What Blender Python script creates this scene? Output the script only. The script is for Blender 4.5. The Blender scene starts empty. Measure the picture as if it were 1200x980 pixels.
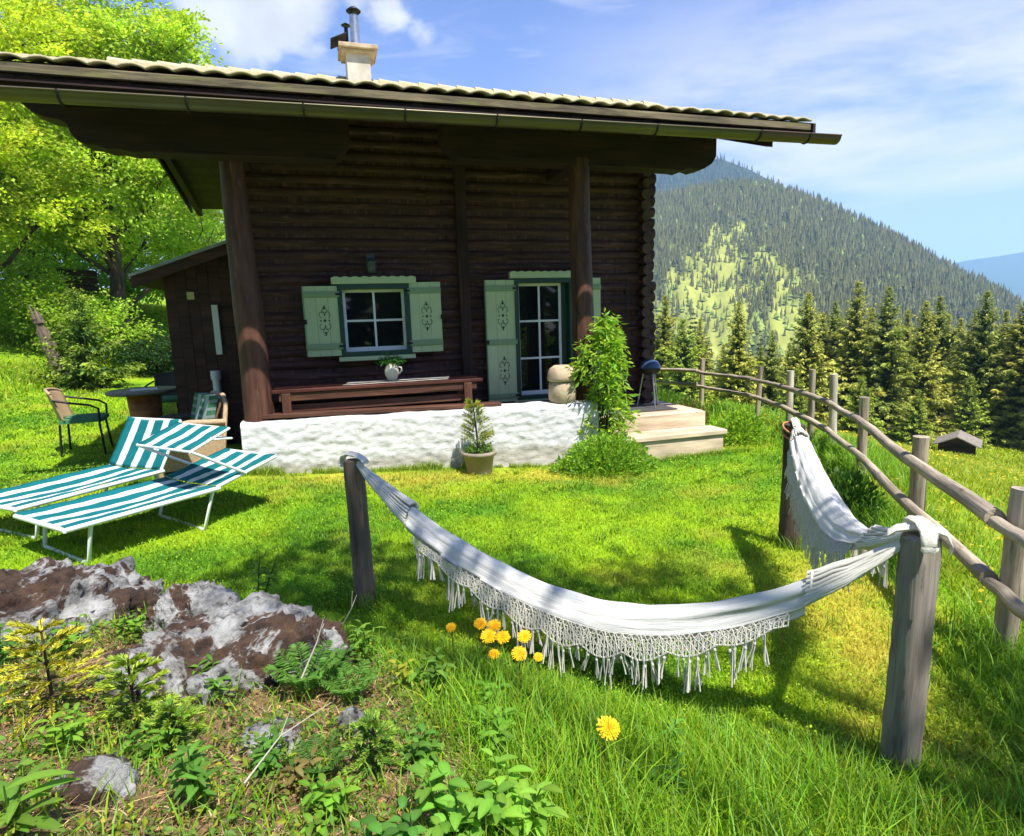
import bpy, math
import numpy as np
from mathutils import Matrix

scene = bpy.context.scene
COL = scene.collection
rng = np.random.default_rng(7)
R = math.radians

# ------------------------------------------------------------------ camera
cam_data = bpy.data.cameras.new("camera")
cam_data.sensor_width = 36.0
cam_data.lens = 36.0 * 700.0 / 1200.0
cam_data.clip_start = 0.05
cam_data.clip_end = 60000.0
cam = bpy.data.objects.new("camera", cam_data)
COL.objects.link(cam)
CAMR = ((0.95557, -0.07726, 0.28460),      # columns: right, down, forward
        (-0.29305, -0.14400, 0.94519),
        (-0.03204, -0.98659, -0.16024))
cx = np.array([c[0] for c in CAMR]); cf = np.array([c[2] for c in CAMR])
cx /= np.linalg.norm(cx); cf -= cx * cf.dot(cx); cf /= np.linalg.norm(cf); cd = np.cross(cf, cx)
cam.matrix_world = Matrix(((cx[0], -cd[0], -cf[0], 0), (cx[1], -cd[1], -cf[1], 0),
                           (cx[2], -cd[2], -cf[2], 1.75), (0, 0, 0, 1)))
scene.camera = cam

# ------------------------------------------------------------------ light
SUN_TO = np.array([0.17, -0.50, 1.0]); SUN_TO = SUN_TO / np.linalg.norm(SUN_TO)
SUN_EL = math.asin(SUN_TO[2]); SUN_AZ = math.atan2(SUN_TO[0], SUN_TO[1])
sun_d = bpy.data.lights.new("sun", 'SUN')
sun_d.energy = 4.6; sun_d.angle = R(0.6); sun_d.color = (1.0, 0.965, 0.90)
sun = bpy.data.objects.new("sun", sun_d); COL.objects.link(sun)
zax = SUN_TO; xax = np.cross((0, 0, 1), zax); xax /= np.linalg.norm(xax); yax = np.cross(zax, xax)
sun.matrix_world = Matrix(((xax[0], yax[0], zax[0], 8), (xax[1], yax[1], zax[1], -8),
                           (xax[2], yax[2], zax[2], 20), (0, 0, 0, 1)))
world = bpy.data.worlds.new("World"); scene.world = world; world.use_nodes = True
scene.view_settings.view_transform = 'Standard'
scene.view_settings.look = 'None'
scene.view_settings.exposure = 1.15
scene.view_settings.gamma = 1.0
scene.view_settings.use_curve_mapping = False
SKY_STRENGTH = 0.095

def nodes_of(tree):
    tree.nodes.clear()
    N = tree.nodes; L = tree.links
    def new(t, **kw):
        n = N.new(t)
        for k, v in kw.items():
            if hasattr(n, k): setattr(n, k, v)
        return n
    def link(a, b): L.new(a, b)
    return new, link

def build_world():
    new, link = nodes_of(world.node_tree)
    out = new('ShaderNodeOutputWorld'); bg = new('ShaderNodeBackground')
    bg.inputs['Strength'].default_value = SKY_STRENGTH
    sky = new('ShaderNodeTexSky', sky_type='NISHITA', sun_disc=False, sun_elevation=SUN_EL,
              sun_rotation=SUN_AZ, altitude=1300.0, air_density=1.0, dust_density=0.4, ozone_density=2.2)
    tc = new('ShaderNodeTexCoord')
    def math_(op, a, b=None, c=None, clamp=False):
        m = new('ShaderNodeMath', operation=op, use_clamp=clamp)
        for i, v in enumerate((a, b, c)):
            if v is None: continue
            if isinstance(v, (int, float)): m.inputs[i].default_value = v
            else: link(v, m.inputs[i])
        return m.outputs[0]
    def mrange(v, a, b, c=0.0, d=1.0):
        m = new('ShaderNodeMapRange', interpolation_type='SMOOTHSTEP'); link(v, m.inputs[0])
        m.inputs[1].default_value = a; m.inputs[2].default_value = b; m.inputs[3].default_value = c; m.inputs[4].default_value = d
        return m.outputs[0]
    def noise(vec, scale, detail=6, rough=.55, stretch=(1, 1, 1), dist=0.0):
        mp = new('ShaderNodeMapping'); mp.inputs['Scale'].default_value = stretch; link(vec, mp.inputs[0])
        n = new('ShaderNodeTexNoise'); n.inputs['Scale'].default_value = scale; n.inputs['Detail'].default_value = detail
        n.inputs['Roughness'].default_value = rough; n.inputs['Distortion'].default_value = dist
        link(mp.outputs[0], n.inputs['Vector']); return n.outputs[0]
    d = tc.outputs['Generated']
    sep = new('ShaderNodeSeparateXYZ'); link(d, sep.inputs[0])
    # thin veil of cirrus, thicker towards the lower right
    def dirmask(v, lo, hi):
        vm = new('ShaderNodeVectorMath', operation='DOT_PRODUCT'); link(d, vm.inputs[0]); vm.inputs[1].default_value = v
        return mrange(vm.outputs['Value'], lo, hi)
    veil_n = noise(d, 2.2, 8, .6, (1.0, 1.0, 4.5), 0.6)
    right = dirmask((0.80, 0.56, 0.22), 0.78, 0.985)
    band = math_('MULTIPLY', mrange(sep.outputs[2], 0.11, 0.17), mrange(sep.outputs[2], 0.50, 0.24))
    veil = math_('MULTIPLY', mrange(veil_n, 0.22, 0.60), math_('MULTIPLY', band, math_('MULTIPLY_ADD', right, 0.88, 0.06)))
    streak = math_('MULTIPLY', mrange(noise(d, 5.0, 8, .62, (1.0, .5, 5.0), .9), 0.45, 0.75), 0.30)
    veil = math_('MAXIMUM', veil, math_('MULTIPLY', streak, mrange(sep.outputs[2], 0.05, 0.2)))
    low = math_('MULTIPLY', mrange(sep.outputs[2], 0.30, 0.02), 0.40)
    veil = math_('MAXIMUM', veil, low)
    # cumulus puffs in set directions
    puffs = None
    for v, rad, den in (((-0.070, 0.913, 0.405), 0.085, 1.0), ((-0.020, 0.905, 0.425), 0.085, 1.0), ((-0.115, 0.905, 0.410), 0.060, .9), ((-0.060, 0.915, 0.378), 0.055, .8),
                        ((0.110, 0.902, 0.418), 0.050, .72), ((0.085, 0.895, 0.440), 0.050, .60), ((0.155, 0.904, 0.398), 0.034, .55)):
        v = np.array(v); v = v / np.linalg.norm(v)
        vm = new('ShaderNodeVectorMath', operation='DISTANCE'); link(d, vm.inputs[0]); vm.inputs[1].default_value = tuple(v)
        q = math_('MULTIPLY', mrange(vm.outputs['Value'], rad * 1.25, rad * 0.15), den)
        puffs = q if puffs is None else math_('MAXIMUM', puffs, q)
    cn = noise(d, 13.0, 9, .58, (1, 1, 1.5), .25)
    cum = mrange(math_('ADD', puffs, math_('MULTIPLY_ADD', cn, 1.3, -0.65)), 0.30, 0.80)
    shade = mrange(noise(d, 9.0, 5, .5), .35, .7, 0.72, 1.0)
    mix1 = new('ShaderNodeMix', data_type='RGBA'); link(veil, mix1.inputs[0]); 
    tint = new('ShaderNodeMix', data_type='RGBA', blend_type='MULTIPLY'); tint.inputs[0].default_value = 1.0
    link(sky.outputs[0], tint.inputs[6]); tint.inputs[7].default_value = (.80, .78, 1.12, 1)
    link(tint.outputs[2], mix1.inputs[6]); mix1.inputs[7].default_value = (5.5, 5.2, 5.4, 1)
    mix2 = new('ShaderNodeMix', data_type='RGBA'); link(cum, mix2.inputs[0]); link(mix1.outputs[2], mix2.inputs[6])
    cc = new('ShaderNodeMix', data_type='RGBA'); link(shade, cc.inputs[0]); cc.inputs[6].default_value = (0, 0, 0, 1); cc.inputs[7].default_value = (5.3, 5.25, 5.3, 1)
    link(cc.outputs[2], mix2.inputs[7])
    link(mix2.outputs[2], bg.inputs[0]); link(bg.outputs[0], out.inputs[0])
build_world()

# ------------------------------------------------------------------ helpers: mesh
class MB:
    """collects shapes in world coordinates; build() links them as one mesh object"""
    def __init__(s): s.V = []; s.F = []; s.T = []; s.C = []; s.n = 0; s.smooth = []
    def add(s, v, faces, T=None, col=None, smooth=False):
        v = np.asarray(v, np.float32).reshape(-1, 3)
        for f in faces:
            f = np.asarray(f, np.int64)
            if f.ndim == 1: f = f[None]
            s.F.append(f + s.n); s.smooth.append(smooth)
        s.V.append(v); s.T.append(np.asarray(v if T is None else T, np.float32).reshape(-1, 3))
        if col is not None: s.C.append(np.broadcast_to(np.asarray(col, np.float32).reshape(-1, 3), v.shape))
        else: s.C.append(np.full(v.shape, 0.5, np.float32))
        s.n += len(v)
    def box(s, c, size, rot=None, col=None):
        sx, sy, sz = [q / 2 for q in size]
        l = np.array([(x, y, z) for x in (-sx, sx) for y in (-sy, sy) for z in (-sz, sz)])
        ax = int(np.argmax(size)); o = [ax] + [i for i in range(3) if i != ax]
        T = l[:, o] + rng.uniform(-9, 9, 3)
        v = l if rot is None else l @ np.asarray(rot).T
        s.add(v + np.asarray(c, float), [[(0, 1, 3, 2), (4, 6, 7, 5), (0, 4, 5, 1), (2, 3, 7, 6), (0, 2, 6, 4), (1, 5, 7, 3)]], T, col)
    def bx(s, x0, x1, y0, y1, z0, z1, col=None):
        s.box(((x0 + x1) / 2, (y0 + y1) / 2, (z0 + z1) / 2), (abs(x1 - x0), abs(y1 - y0), abs(z1 - z0)), None, col)
    def bar(s, a, b, w, h, up=(0, 0, 1), col=None):
        a = np.asarray(a, float); b = np.asarray(b, float); d = b - a; L = np.linalg.norm(d); d = d / L
        u = np.asarray(up, float); y = np.cross(u, d); y /= np.linalg.norm(y); z = np.cross(d, y)
        s.box((a + b) / 2, (L, w, h), np.array([d, y, z]).T, col)
    def tube(s, pts, rad, n=8, cap=True, col=None, smooth=True, squash=None):
        P = np.asarray(pts, float); m = len(P); rad = np.broadcast_to(np.asarray(rad, float), (m,))
        tg = np.gradient(P, axis=0); tg /= np.linalg.norm(tg, axis=1)[:, None] + 1e-12
        up = np.array([0, 0, 1.]) if abs(tg[0][2]) < .9 else np.array([1., 0, 0])
        y = np.cross(up, tg[0]); y /= np.linalg.norm(y)
        V = np.zeros((m, n, 3)); T = np.zeros((m, n, 3)); a = np.arange(n) * 2 * math.pi / n; s0 = 0.0; off = rng.uniform(-9, 9, 3)
        for i in range(m):
            y = y - tg[i] * y.dot(tg[i]); y /= np.linalg.norm(y); z = np.cross(tg[i], y)
            if i: s0 += np.linalg.norm(P[i] - P[i - 1])
            sq = 1.0 if squash is None else squash
            V[i] = P[i] + rad[i] * (np.cos(a)[:, None] * y + sq * np.sin(a)[:, None] * z)
            T[i, :, 0] = s0; T[i, :, 1] = np.cos(a) * rad[i]; T[i, :, 2] = np.sin(a) * rad[i]
        T += off
        i, j = np.meshgrid(np.arange(m - 1), np.arange(n), indexing='ij'); j2 = (j + 1) % n
        q = np.stack([i * n + j, i * n + j2, (i + 1) * n + j2, (i + 1) * n + j], -1).reshape(-1, 4)
        s.add(V.reshape(-1, 3), [q], T.reshape(-1, 3), col, smooth)
        if cap:
            for k, o in ((0, -1), (m - 1, 1)):
                f = np.arange(n)[::o]
                s.add(V[k], [f], T[k], col, False)
    def lathe(s, prof, c, n=20, col=None, smooth=True, wob=0.0):
        prof = np.asarray(prof, float); m = len(prof); a = np.arange(n) * 2 * math.pi / n
        rr = prof[:, 0][:, None] * (1 + wob * np.sin(a * 3 + 1)[None] + wob * .6 * np.sin(a * 5)[None])
        V = np.stack([rr * np.cos(a), rr * np.sin(a), np.broadcast_to(prof[:, 1][:, None], rr.shape)], -1) + np.asarray(c, float)
        i, j = np.meshgrid(np.arange(m - 1), np.arange(n), indexing='ij'); j2 = (j + 1) % n
        q = np.stack([i * n + j, i * n + j2, (i + 1) * n + j2, (i + 1) * n + j], -1).reshape(-1, 4)
        s.add(V.reshape(-1, 3), [q], None, col, smooth)
    def grid(s, P, T=None, col=None, smooth=True):
        P = np.asarray(P, float); m, n = P.shape[:2]
        i, j = np.meshgrid(np.arange(m - 1), np.arange(n - 1), indexing='ij')
        q = np.stack([i * n + j, (i + 1) * n + j, (i + 1) * n + j + 1, i * n + j + 1], -1).reshape(-1, 4)
        s.add(P.reshape(-1, 3), [q], None if T is None else np.asarray(T).reshape(-1, 3), None if col is None else np.asarray(col).reshape(-1, 3), smooth)
    def prism(s, poly, o, u, v, w, depth, col=None):
        """polygon (2d) in the plane o + a*u + b*v, extruded along w"""
        poly = np.asarray(poly, float); o, u, v, w = [np.asarray(q, float) for q in (o, u, v, w)]
        A = o + poly[:, :1] * u + poly[:, 1:] * v; B = A + w * depth; n = len(poly)
        T = np.concatenate([np.c_[poly, np.zeros(n)], np.c_[poly, np.full(n, depth)]]) + rng.uniform(-9, 9, 3)
        k = np.arange(n); k2 = (k + 1) % n
        s.add(np.concatenate([A, B]), [np.stack([k, k2, k2 + n, k + n], -1), k[::-1], k + n], T, col)
    def build(s, name, material, parent=None, loc=None, bevel=0.0, label=None, solid=0.0):
        V = np.concatenate(s.V) if s.V else np.zeros((0, 3), np.float32)
        off = np.array(loc if loc is not None else (parent['_o'] if parent is not None else (0, 0, 0)), np.float32)
        me = bpy.data.meshes.new(name)
        nv = len(V); me.vertices.add(nv); me.vertices.foreach_set('co', (V - off).astype(np.float32).ravel())
        lt = np.concatenate([np.full(len(f), f.shape[1], np.int32) for f in s.F])
        li = np.concatenate([f.ravel() for f in s.F]).astype(np.int32)
        ls = np.concatenate([[0], np.cumsum(lt)[:-1]]).astype(np.int32)
        me.loops.add(len(li)); me.loops.foreach_set('vertex_index', li)
        me.polygons.add(len(lt)); me.polygons.foreach_set('loop_start', ls); me.polygons.foreach_set('loop_total', lt)
        sm = np.concatenate([np.full(len(f), q, bool) for f, q in zip(s.F, s.smooth)])
        me.polygons.foreach_set('use_smooth', sm)
        me.update(calc_edges=True); me.validate(verbose=False)
        if len(me.vertices) == nv:
            at = me.attributes.new('T', 'FLOAT_VECTOR', 'POINT'); at.data.foreach_set('vector', np.concatenate(s.T).astype(np.float32).ravel())
            at = me.attributes.new('Col', 'FLOAT_COLOR', 'POINT')
            at.data.foreach_set('color', np.c_[np.concatenate(s.C), np.ones(nv)].astype(np.float32).ravel())
        me.materials.append(material)
        o = bpy.data.objects.new(name, me); COL.objects.link(o)
        if parent is not None: o.parent = parent; o['_o'] = tuple(map(float, off))
        else: o.location = tuple(map(float, off)); o['_o'] = tuple(map(float, off))
        if bevel:
            b = o.modifiers.new('bevel', 'BEVEL'); b.width = bevel; b.segments = 2; b.limit_method = 'ANGLE'
        if solid:
            b = o.modifiers.new('solid', 'SOLIDIFY'); b.thickness = solid; b.offset = 0
        if label: o['label'] = label
        return o

def thing(name, label, cat, loc, group=None):
    o = bpy.data.objects.new(name, None); COL.objects.link(o)
    o.location = tuple(map(float, loc)); o.empty_display_size = .1
    o['_o'] = tuple(map(float, loc)); o['label'] = label; o['category'] = cat
    if group: o['group'] = group
    return o
def tag(o, label=None, cat=None, group=None, kind=None):
    if label: o['label'] = label
    if cat: o['category'] = cat
    if group: o['group'] = group
    if kind: o['kind'] = kind
    return o
def dup(root_, loc, rotz=0.0, scale=None, label=None, group=None):
    r = root_.copy(); COL.objects.link(r); r.location = tuple(map(float, loc)); r.rotation_euler = (0, 0, rotz)
    if scale is not None: r.scale = scale
    if label: r['label'] = label
    if group: r['group'] = group
    for ch in list(root_.children):
        c = ch.copy(); COL.objects.link(c); c.parent = r
        for g in list(ch.children):
            q = g.copy(); COL.objects.link(q); q.parent = c
    return r

# ------------------------------------------------------------------ helpers: materials
def mk(name):
    m = bpy.data.materials.new(name); m.use_nodes = True
    new, link = nodes_of(m.node_tree)
    out = new('ShaderNodeOutputMaterial'); b = new('ShaderNodeBsdfPrincipled'); link(b.outputs[0], out.inputs[0])
    return m, new, link, b, out
def tnoise(new, link, scale, stretch=(1, 1, 1), detail=5, rough=.6, src='T', dist=0.0):
    a = new('ShaderNodeAttribute', attribute_name=src) if src in ('T', 'Col') else new('ShaderNodeTexCoord')
    mp = new('ShaderNodeMapping'); mp.inputs['Scale'].default_value = stretch
    link(a.outputs['Vector'] if src in ('T', 'Col') else a.outputs[src], mp.inputs[0])
    n = new('ShaderNodeTexNoise'); n.inputs['Scale'].default_value = scale; n.inputs['Detail'].default_value = detail
    n.inputs['Roughness'].default_value = rough; n.inputs['Distortion'].default_value = dist
    link(mp.outputs[0], n.inputs['Vector']); return n.outputs[0]
def ramp(new, link, fac, stops):
    r = new('ShaderNodeValToRGB'); el = r.color_ramp.elements
    while len(el) < len(stops): el.new(.5)
    for e, (p, c) in zip(el, stops): e.position = p; e.color = (*c, 1)
    link(fac, r.inputs[0]); return r.outputs[0]
def mixc(new, link, fac, a, b, mode='MIX'):
    m = new('ShaderNodeMix', data_type='RGBA', blend_type=mode)
    for i, v in ((0, fac), (6, a), (7, b)):
        if isinstance(v, (int, float)): m.inputs[i].default_value = v
        elif isinstance(v, tuple): m.inputs[i].default_value = (*v, 1)
        else: link(v, m.inputs[i])
    return m.outputs[2]
def bump(new, link, b, h, strength=.4, dist=.02):
    n = new('ShaderNodeBump'); n.inputs['Strength'].default_value = strength; n.inputs['Distance'].default_value = dist
    link(h, n.inputs['Height']); link(n.outputs[0], b.inputs['Normal'])
def wood(name, c1, c2, rough=.75, grain=22.0, bumps=.5, c3=None, spec=.3):
    m, new, link, b, out = mk(name)
    g = tnoise(new, link, 1.0, (1.6, grain * 1.6, grain * 1.6), 6, .65, dist=.6)
    col = ramp(new, link, g, [(.3, c1), (.68, c2)])
    big = tnoise(new, link, 2.2, (.7, 3, 3), 3, .5)
    k = ramp(new, link, big, [(.35, (.68, .68, .68)), (.65, (1.2, 1.2, 1.2))])
    col = mixc(new, link, 1.0, col, k, 'MULTIPLY')
    ck = ramp(new, link, tnoise(new, link, 1.0, (.55, grain * 1.1, grain * 1.1), 3, .55, dist=.25), [(.30, (.22, .20, .18)), (.36, (1, 1, 1))])   # drying cracks
    kn = ramp(new, link, tnoise(new, link, 5.5, (.9, 2.6, 2.6), 2, .4), [(.74, (1, 1, 1)), (.80, (.42, .36, .32))])   # knots
    col = mixc(new, link, 1.0, mixc(new, link, 1.0, col, ck, 'MULTIPLY'), kn, 'MULTIPLY')
    if c3:
        w = tnoise(new, link, 3.5, (.6, 6, 6), 6, .7)
        f = ramp(new, link, w, [(.56, (0, 0, 0)), (.66, (1, 1, 1))]); col = mixc(new, link, f, col, c3)
    link(col, b.inputs['Base Color']); b.inputs['Roughness'].default_value = rough; b.inputs['Specular IOR Level'].default_value = spec
    bump(new, link, b, g, bumps, .01)
    return m
def plain(name, c1, c2=None, scale=6.0, rough=.6, metal=0.0, bumps=0.0, bscale=40.0, spec=.5, src='T', detail=5):
    m, new, link, b, out = mk(name)
    if c2 is None: c2 = tuple(q * 1.18 for q in c1)
    n = tnoise(new, link, scale, (1, 1, 1), detail, .6, src)
    link(ramp(new, link, n, [(.32, c1), (.68, c2)]), b.inputs['Base Color'])
    b.inputs['Roughness'].default_value = rough; b.inputs['Metallic'].default_value = metal; b.inputs['Specular IOR Level'].default_value = spec
    if bumps: bump(new, link, b, tnoise(new, link, bscale, (1, 1, 1), 4, .6, src), bumps, .006)
    return m
def leafy(name, trans=.4, rough=.55, spec=.25, tint=(1, 1, 1), gain=1.25):
    """colour comes from each leaf's own 'Col' attribute; thin leaves let light through"""
    m, new, link, b, out = mk(name)
    a = new('ShaderNodeAttribute', attribute_name='Col')
    c = mixc(new, link, 1.0, a.outputs['Color'], tint, 'MULTIPLY')
    link(c, b.inputs['Base Color']); b.inputs['Roughness'].default_value = rough; b.inputs['Specular IOR Level'].default_value = spec
    t = new('ShaderNodeBsdfTranslucent'); link(mixc(new, link, 1.0, c, (gain * 1.05, gain, gain * .6), 'MULTIPLY'), t.inputs[0])
    ms = new('ShaderNodeMixShader'); ms.inputs[0].default_value = trans
    link(b.outputs[0], ms.inputs[1]); link(t.outputs[0], ms.inputs[2]); link(ms.outputs[0], out.inputs[0])
    return m

M = {}
M['log'] = wood('log_wood', (.026, .0095, .008), (.096, .038, .030), .58, 14, .8, (.135, .064, .054))
M['log_end'] = plain('log_end_wood', (.035, .018, .012), (.10, .052, .036), 9, .8, bumps=.3)
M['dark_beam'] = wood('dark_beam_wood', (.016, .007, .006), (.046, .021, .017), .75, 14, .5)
M['pillar'] = wood('pillar_wood', (.036, .015, .010), (.105, .043, .027), .6, 10, .6, (.14, .068, .046))
M['bench'] = wood('bench_wood', (.052, .021, .013), (.130, .056, .034), .5, 18, .4)
M['bench_top'] = wood('bench_top_wood', (.045, .013, .010), (.105, .034, .024), .42, 18, .3)
M['shed'] = wood('shed_wood', (.030, .011, .008), (.085, .034, .024), .7, 14, .5)
M['eave'] = wood('eave_board', (.055, .045, .03), (.24, .19, .11), .88, 12, .9, (.15, .15, .05))
M['deck'] = wood('deck_wood', (.42, .32, .21), (.66, .53, .37), .8, 16, .4)
M['grey_wood'] = wood('grey_weathered_wood', (.12, .10, .085), (.34, .29, .235), .85, 16, .8, (.085, .07, .058))
M['fence_wood'] = wood('fence_wood', (.21, .165, .115), (.52, .425, .315), .88, 14, 1.0, (.16, .14, .115))
M['post_dark'] = wood('dark_post_wood', (.075, .055, .038), (.24, .18, .13), .88, 12, 1.0, (.05, .038, .03))
M['bark'] = wood('bark', (.035, .024, .017), (.12, .085, .06), .95, 7, 1.0)
M['pale_wood'] = wood('pale_wood', (.35, .30, .22), (.62, .56, .44), .85, 12, .6)
M['green_light'] = plain('sage_green_paint', (.44, .53, .30), (.50, .59, .35), 3, .55)
M['green_mid'] = plain('mid_green_paint', (.20, .30, .16), (.24, .345, .19), 3, .5)
M['green_dark'] = plain('dark_green_paint', (.010, .045, .028), (.016, .06, .038), 3, .45)
M['ornament'] = plain('stencil_paint', (.035, .055, .035), (.05, .07, .045), 20, .6)
M['white_paint'] = plain('white_paint', (.72, .74, .76), (.82, .83, .84), 5, .45)
M['iron'] = plain('dark_iron', (.012, .012, .013), (.03, .028, .027), 30, .5, .6)
M['steel'] = plain('flue_steel', (.35, .35, .36), (.55, .55, .56), 9, .35, .9)
M['gutter'] = plain('gutter_metal', (.085, .07, .035), (.12, .098, .05), 2, .36, .35)
M['gutter_brown'] = plain('gutter_brown_metal', (.075, .035, .028), (.095, .048, .038), 2, .4, .2)
M['ceramic'] = plain('glazed_ceramic', (.62, .56, .44), (.74, .69, .56), 8, .3)
M['stoneware'] = plain('sandstone', (.33, .24, .15), (.58, .46, .31), 7, .9, bumps=.6, bscale=30)
M['pot'] = plain('pot_clay', (.20, .165, .115), (.30, .255, .185), 5, .7, bumps=.15)
M['soil'] = plain('soil', (.03, .02, .012), (.075, .05, .03), 30, .95, bumps=.6)
M['alu'] = plain('white_tube_metal', (.66, .70, .71), (.76, .79, .80), 3, .35, .1)
M['cushion'] = plain('green_cushion', (.03, .13, .055), (.055, .20, .085), 30, .9, bumps=.4, bscale=160)
M['rattan_dark'] = plain('dark_rattan', (.02, .016, .013), (.065, .05, .035), 60, .7, bumps=.8, bscale=120)
M['table_top'] = plain('stone_top', (.10, .09, .07), (.22, .195, .155), 12, .5)
M['trunk_wood'] = wood('orange_trunk_wood', (.26, .085, .022), (.50, .205, .062), .55, 7, .4)
M['plastic_white'] = plain('white_board', (.62, .63, .62), (.74, .75, .74), 4, .5)
M['yellow_note'] = plain('yellow_note', (.55, .46, .20), (.64, .55, .27), 6, .7)
M['mat'] = plain('doormat', (.035, .032, .03), (.075, .068, .062), 90, .95, bumps=.5, bscale=200)
M['grill_blue'] = plain('blue_enamel', (.03, .06, .12), (.05, .09, .17), 4, .25)
M['petal'] = leafy('dandelion_petal', .25, .6)
M['grass'] = leafy('grass_blade', .38, .5, .3)
M['leaf'] = leafy('broad_leaf', .46, .5, .3, gain=1.4)
M['needle'] = leafy('needle', .22, .6, .2)
M['far_needle'] = leafy('far_needle', .1, .8, .1)
M['dry'] = leafy('dry_straw', .2, .8, .15)
def fabric(name, c1, c2, scale=220.0):
    m, new, link, b, out = mk(name)
    n = tnoise(new, link, 9, (1, 1, 1), 4, .6)
    link(ramp(new, link, n, [(.3, c1), (.7, c2)]), b.inputs['Base Color'])
    b.inputs['Roughness'].default_value = .95; b.inputs['Specular IOR Level'].default_value = .15
    t = new('ShaderNodeBsdfTranslucent'); t.inputs[0].default_value = (*c2, 1)
    ms = new('ShaderNodeMixShader'); ms.inputs[0].default_value = .25
    w1 = tnoise(new, link, 1.0, (7, 150, 150), 4, .6, dist=.8); bump(new, link, b, w1, .7, .006)
    link(b.outputs[0], ms.inputs[1]); link(t.outputs[0], ms.inputs[2]); link(ms.outputs[0], out.inputs[0])
    return m
M['cotton'] = fabric('hammock_cotton', (.70, .68, .63), (.84, .82, .77))
M['cord'] = fabric('cotton_cord', (.72, .68, .59), (.86, .83, .74))
M['runner'] = fabric('table_runner', (.50, .40, .30), (.78, .72, .62))
def striped(name, n, cA, cB, trans=.25, cross=0):
    """stripes woven into the cloth: T.y runs 0..1 across the width"""
    m, new, link, b, out = mk(name)
    a = new('ShaderNodeAttribute', attribute_name='T'); sp = new('ShaderNodeSeparateXYZ'); link(a.outputs['Vector'], sp.inputs[0])
    def mm(op, x, y):
        q = new('ShaderNodeMath', operation=op)
        for i, v in enumerate((x, y)):
            if isinstance(v, (int, float)): q.inputs[i].default_value = v
            else: link(v, q.inputs[i])
        return q.outputs[0]
    f = mm('GREATER_THAN', mm('MODULO', mm('MULTIPLY', sp.outputs[1], n), 2.0), 1.16)
    dirt = tnoise(new, link, 5, (1, 1, 1), 4)
    d = ramp(new, link, dirt, [(.3, (.86, .86, .86)), (.7, (1.05, 1.05, 1.05))])
    col = mixc(new, link, f, cA, cB)
    if cross:
        g = mm('GREATER_THAN', mm('MODULO', mm('MULTIPLY', sp.outputs[0], cross), 2.0), 1.25)
        col = mixc(new, link, mm('MULTIPLY', g, .55), col, (.32, .36, .35))
    col = mixc(new, link, 1.0, col, d, 'MULTIPLY')
    link(col, b.inputs['Base Color']); b.inputs['Roughness'].default_value = .8; b.inputs['Specular IOR Level'].default_value = .2
    t = new('ShaderNodeBsdfTranslucent'); link(col, t.inputs[0])
    ms = new('ShaderNodeMixShader'); ms.inputs[0].default_value = trans
    link(b.outputs[0], ms.inputs[1]); link(t.outputs[0], ms.inputs[2]); link(ms.outputs[0], out.inputs[0])
    return m
M['lounger_stripe'] = striped('teal_white_stripe', 7.0, (.006, .165, .180), (.74, .78, .78))
M['plaid'] = striped('green_plaid', 4.0, (.035, .13, .06), (.34, .38, .36), .1, 9)
def make_glass():
    m, new, link, b, out = mk('window_glass')
    b.inputs['Base Color'].default_value = (.006, .007, .009, 1); b.inputs['Roughness'].default_value = .03
    b.inputs['Specular IOR Level'].default_value = .55
    return m
M['glass'] = make_glass()
def make_plaster():
    m, new, link, b, out = mk('whitewashed_stone')
    n = tnoise(new, link, 5, (1, 1, 1), 6, .65); n2 = tnoise(new, link, 26, (1, 1, 1.8), 5, .6)
    c = ramp(new, link, n, [(.3, (.50, .495, .49)), (.6, (.63, .63, .625))])
    g = ramp(new, link, tnoise(new, link, 9, (1, 1, 2), 6, .7), [(.60, (1, 1, 1)), (.70, (.50, .47, .42))])
    pit = ramp(new, link, tnoise(new, link, 34, (1, 1, 2.4), 4, .65), [(.27, (.30, .28, .25)), (.35, (1, 1, 1))])
    c = mixc(new, link, 1.0, c, pit, 'MULTIPLY')
    at = new('ShaderNodeAttribute', attribute_name='T'); sp = new('ShaderNodeSeparateXYZ'); link(at.outputs['Vector'], sp.inputs[0])
    ad = new('ShaderNodeMath', operation='MULTIPLY_ADD'); link(tnoise(new, link, 6, (1, 1, .5), 5, .6), ad.inputs[0]); ad.inputs[1].default_value = -.30; link(sp.outputs[2], ad.inputs[2])
    splash = ramp(new, link, ad.outputs[0], [(.0, (.66, .62, .54)), (.08, (1, 1, 1))])      # earth splashed up by the rain
    c = mixc(new, link, 1.0, c, splash, 'MULTIPLY')
    link(mixc(new, link, 1.0, c, g, 'MULTIPLY'), b.inputs['Base Color']); b.inputs['Roughness'].default_value = .9
    bump(new, link, b, n2, .45, .012); return m
M['plaster'] = make_plaster()
def make_tile():
    m, new, link, b, out = mk('mossy_roof_tile')
    n = tnoise(new, link, 3.0, (1, 1, 1), 6, .7); n2 = tnoise(new, link, 18, (1, 1, 1), 5, .65)
    c = ramp(new, link, n2, [(.3, (.30, .235, .15)), (.7, (.62, .52, .36))])
    mo = ramp(new, link, n, [(.42, (0, 0, 0)), (.6, (1, 1, 1))])
    link(mixc(new, link, mo, c, (.36, .33, .17)), b.inputs['Base Color']); b.inputs['Roughness'].default_value = .95
    bump(new, link, b, n2, .6, .01); return m
M['tile'] = make_tile()
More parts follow.
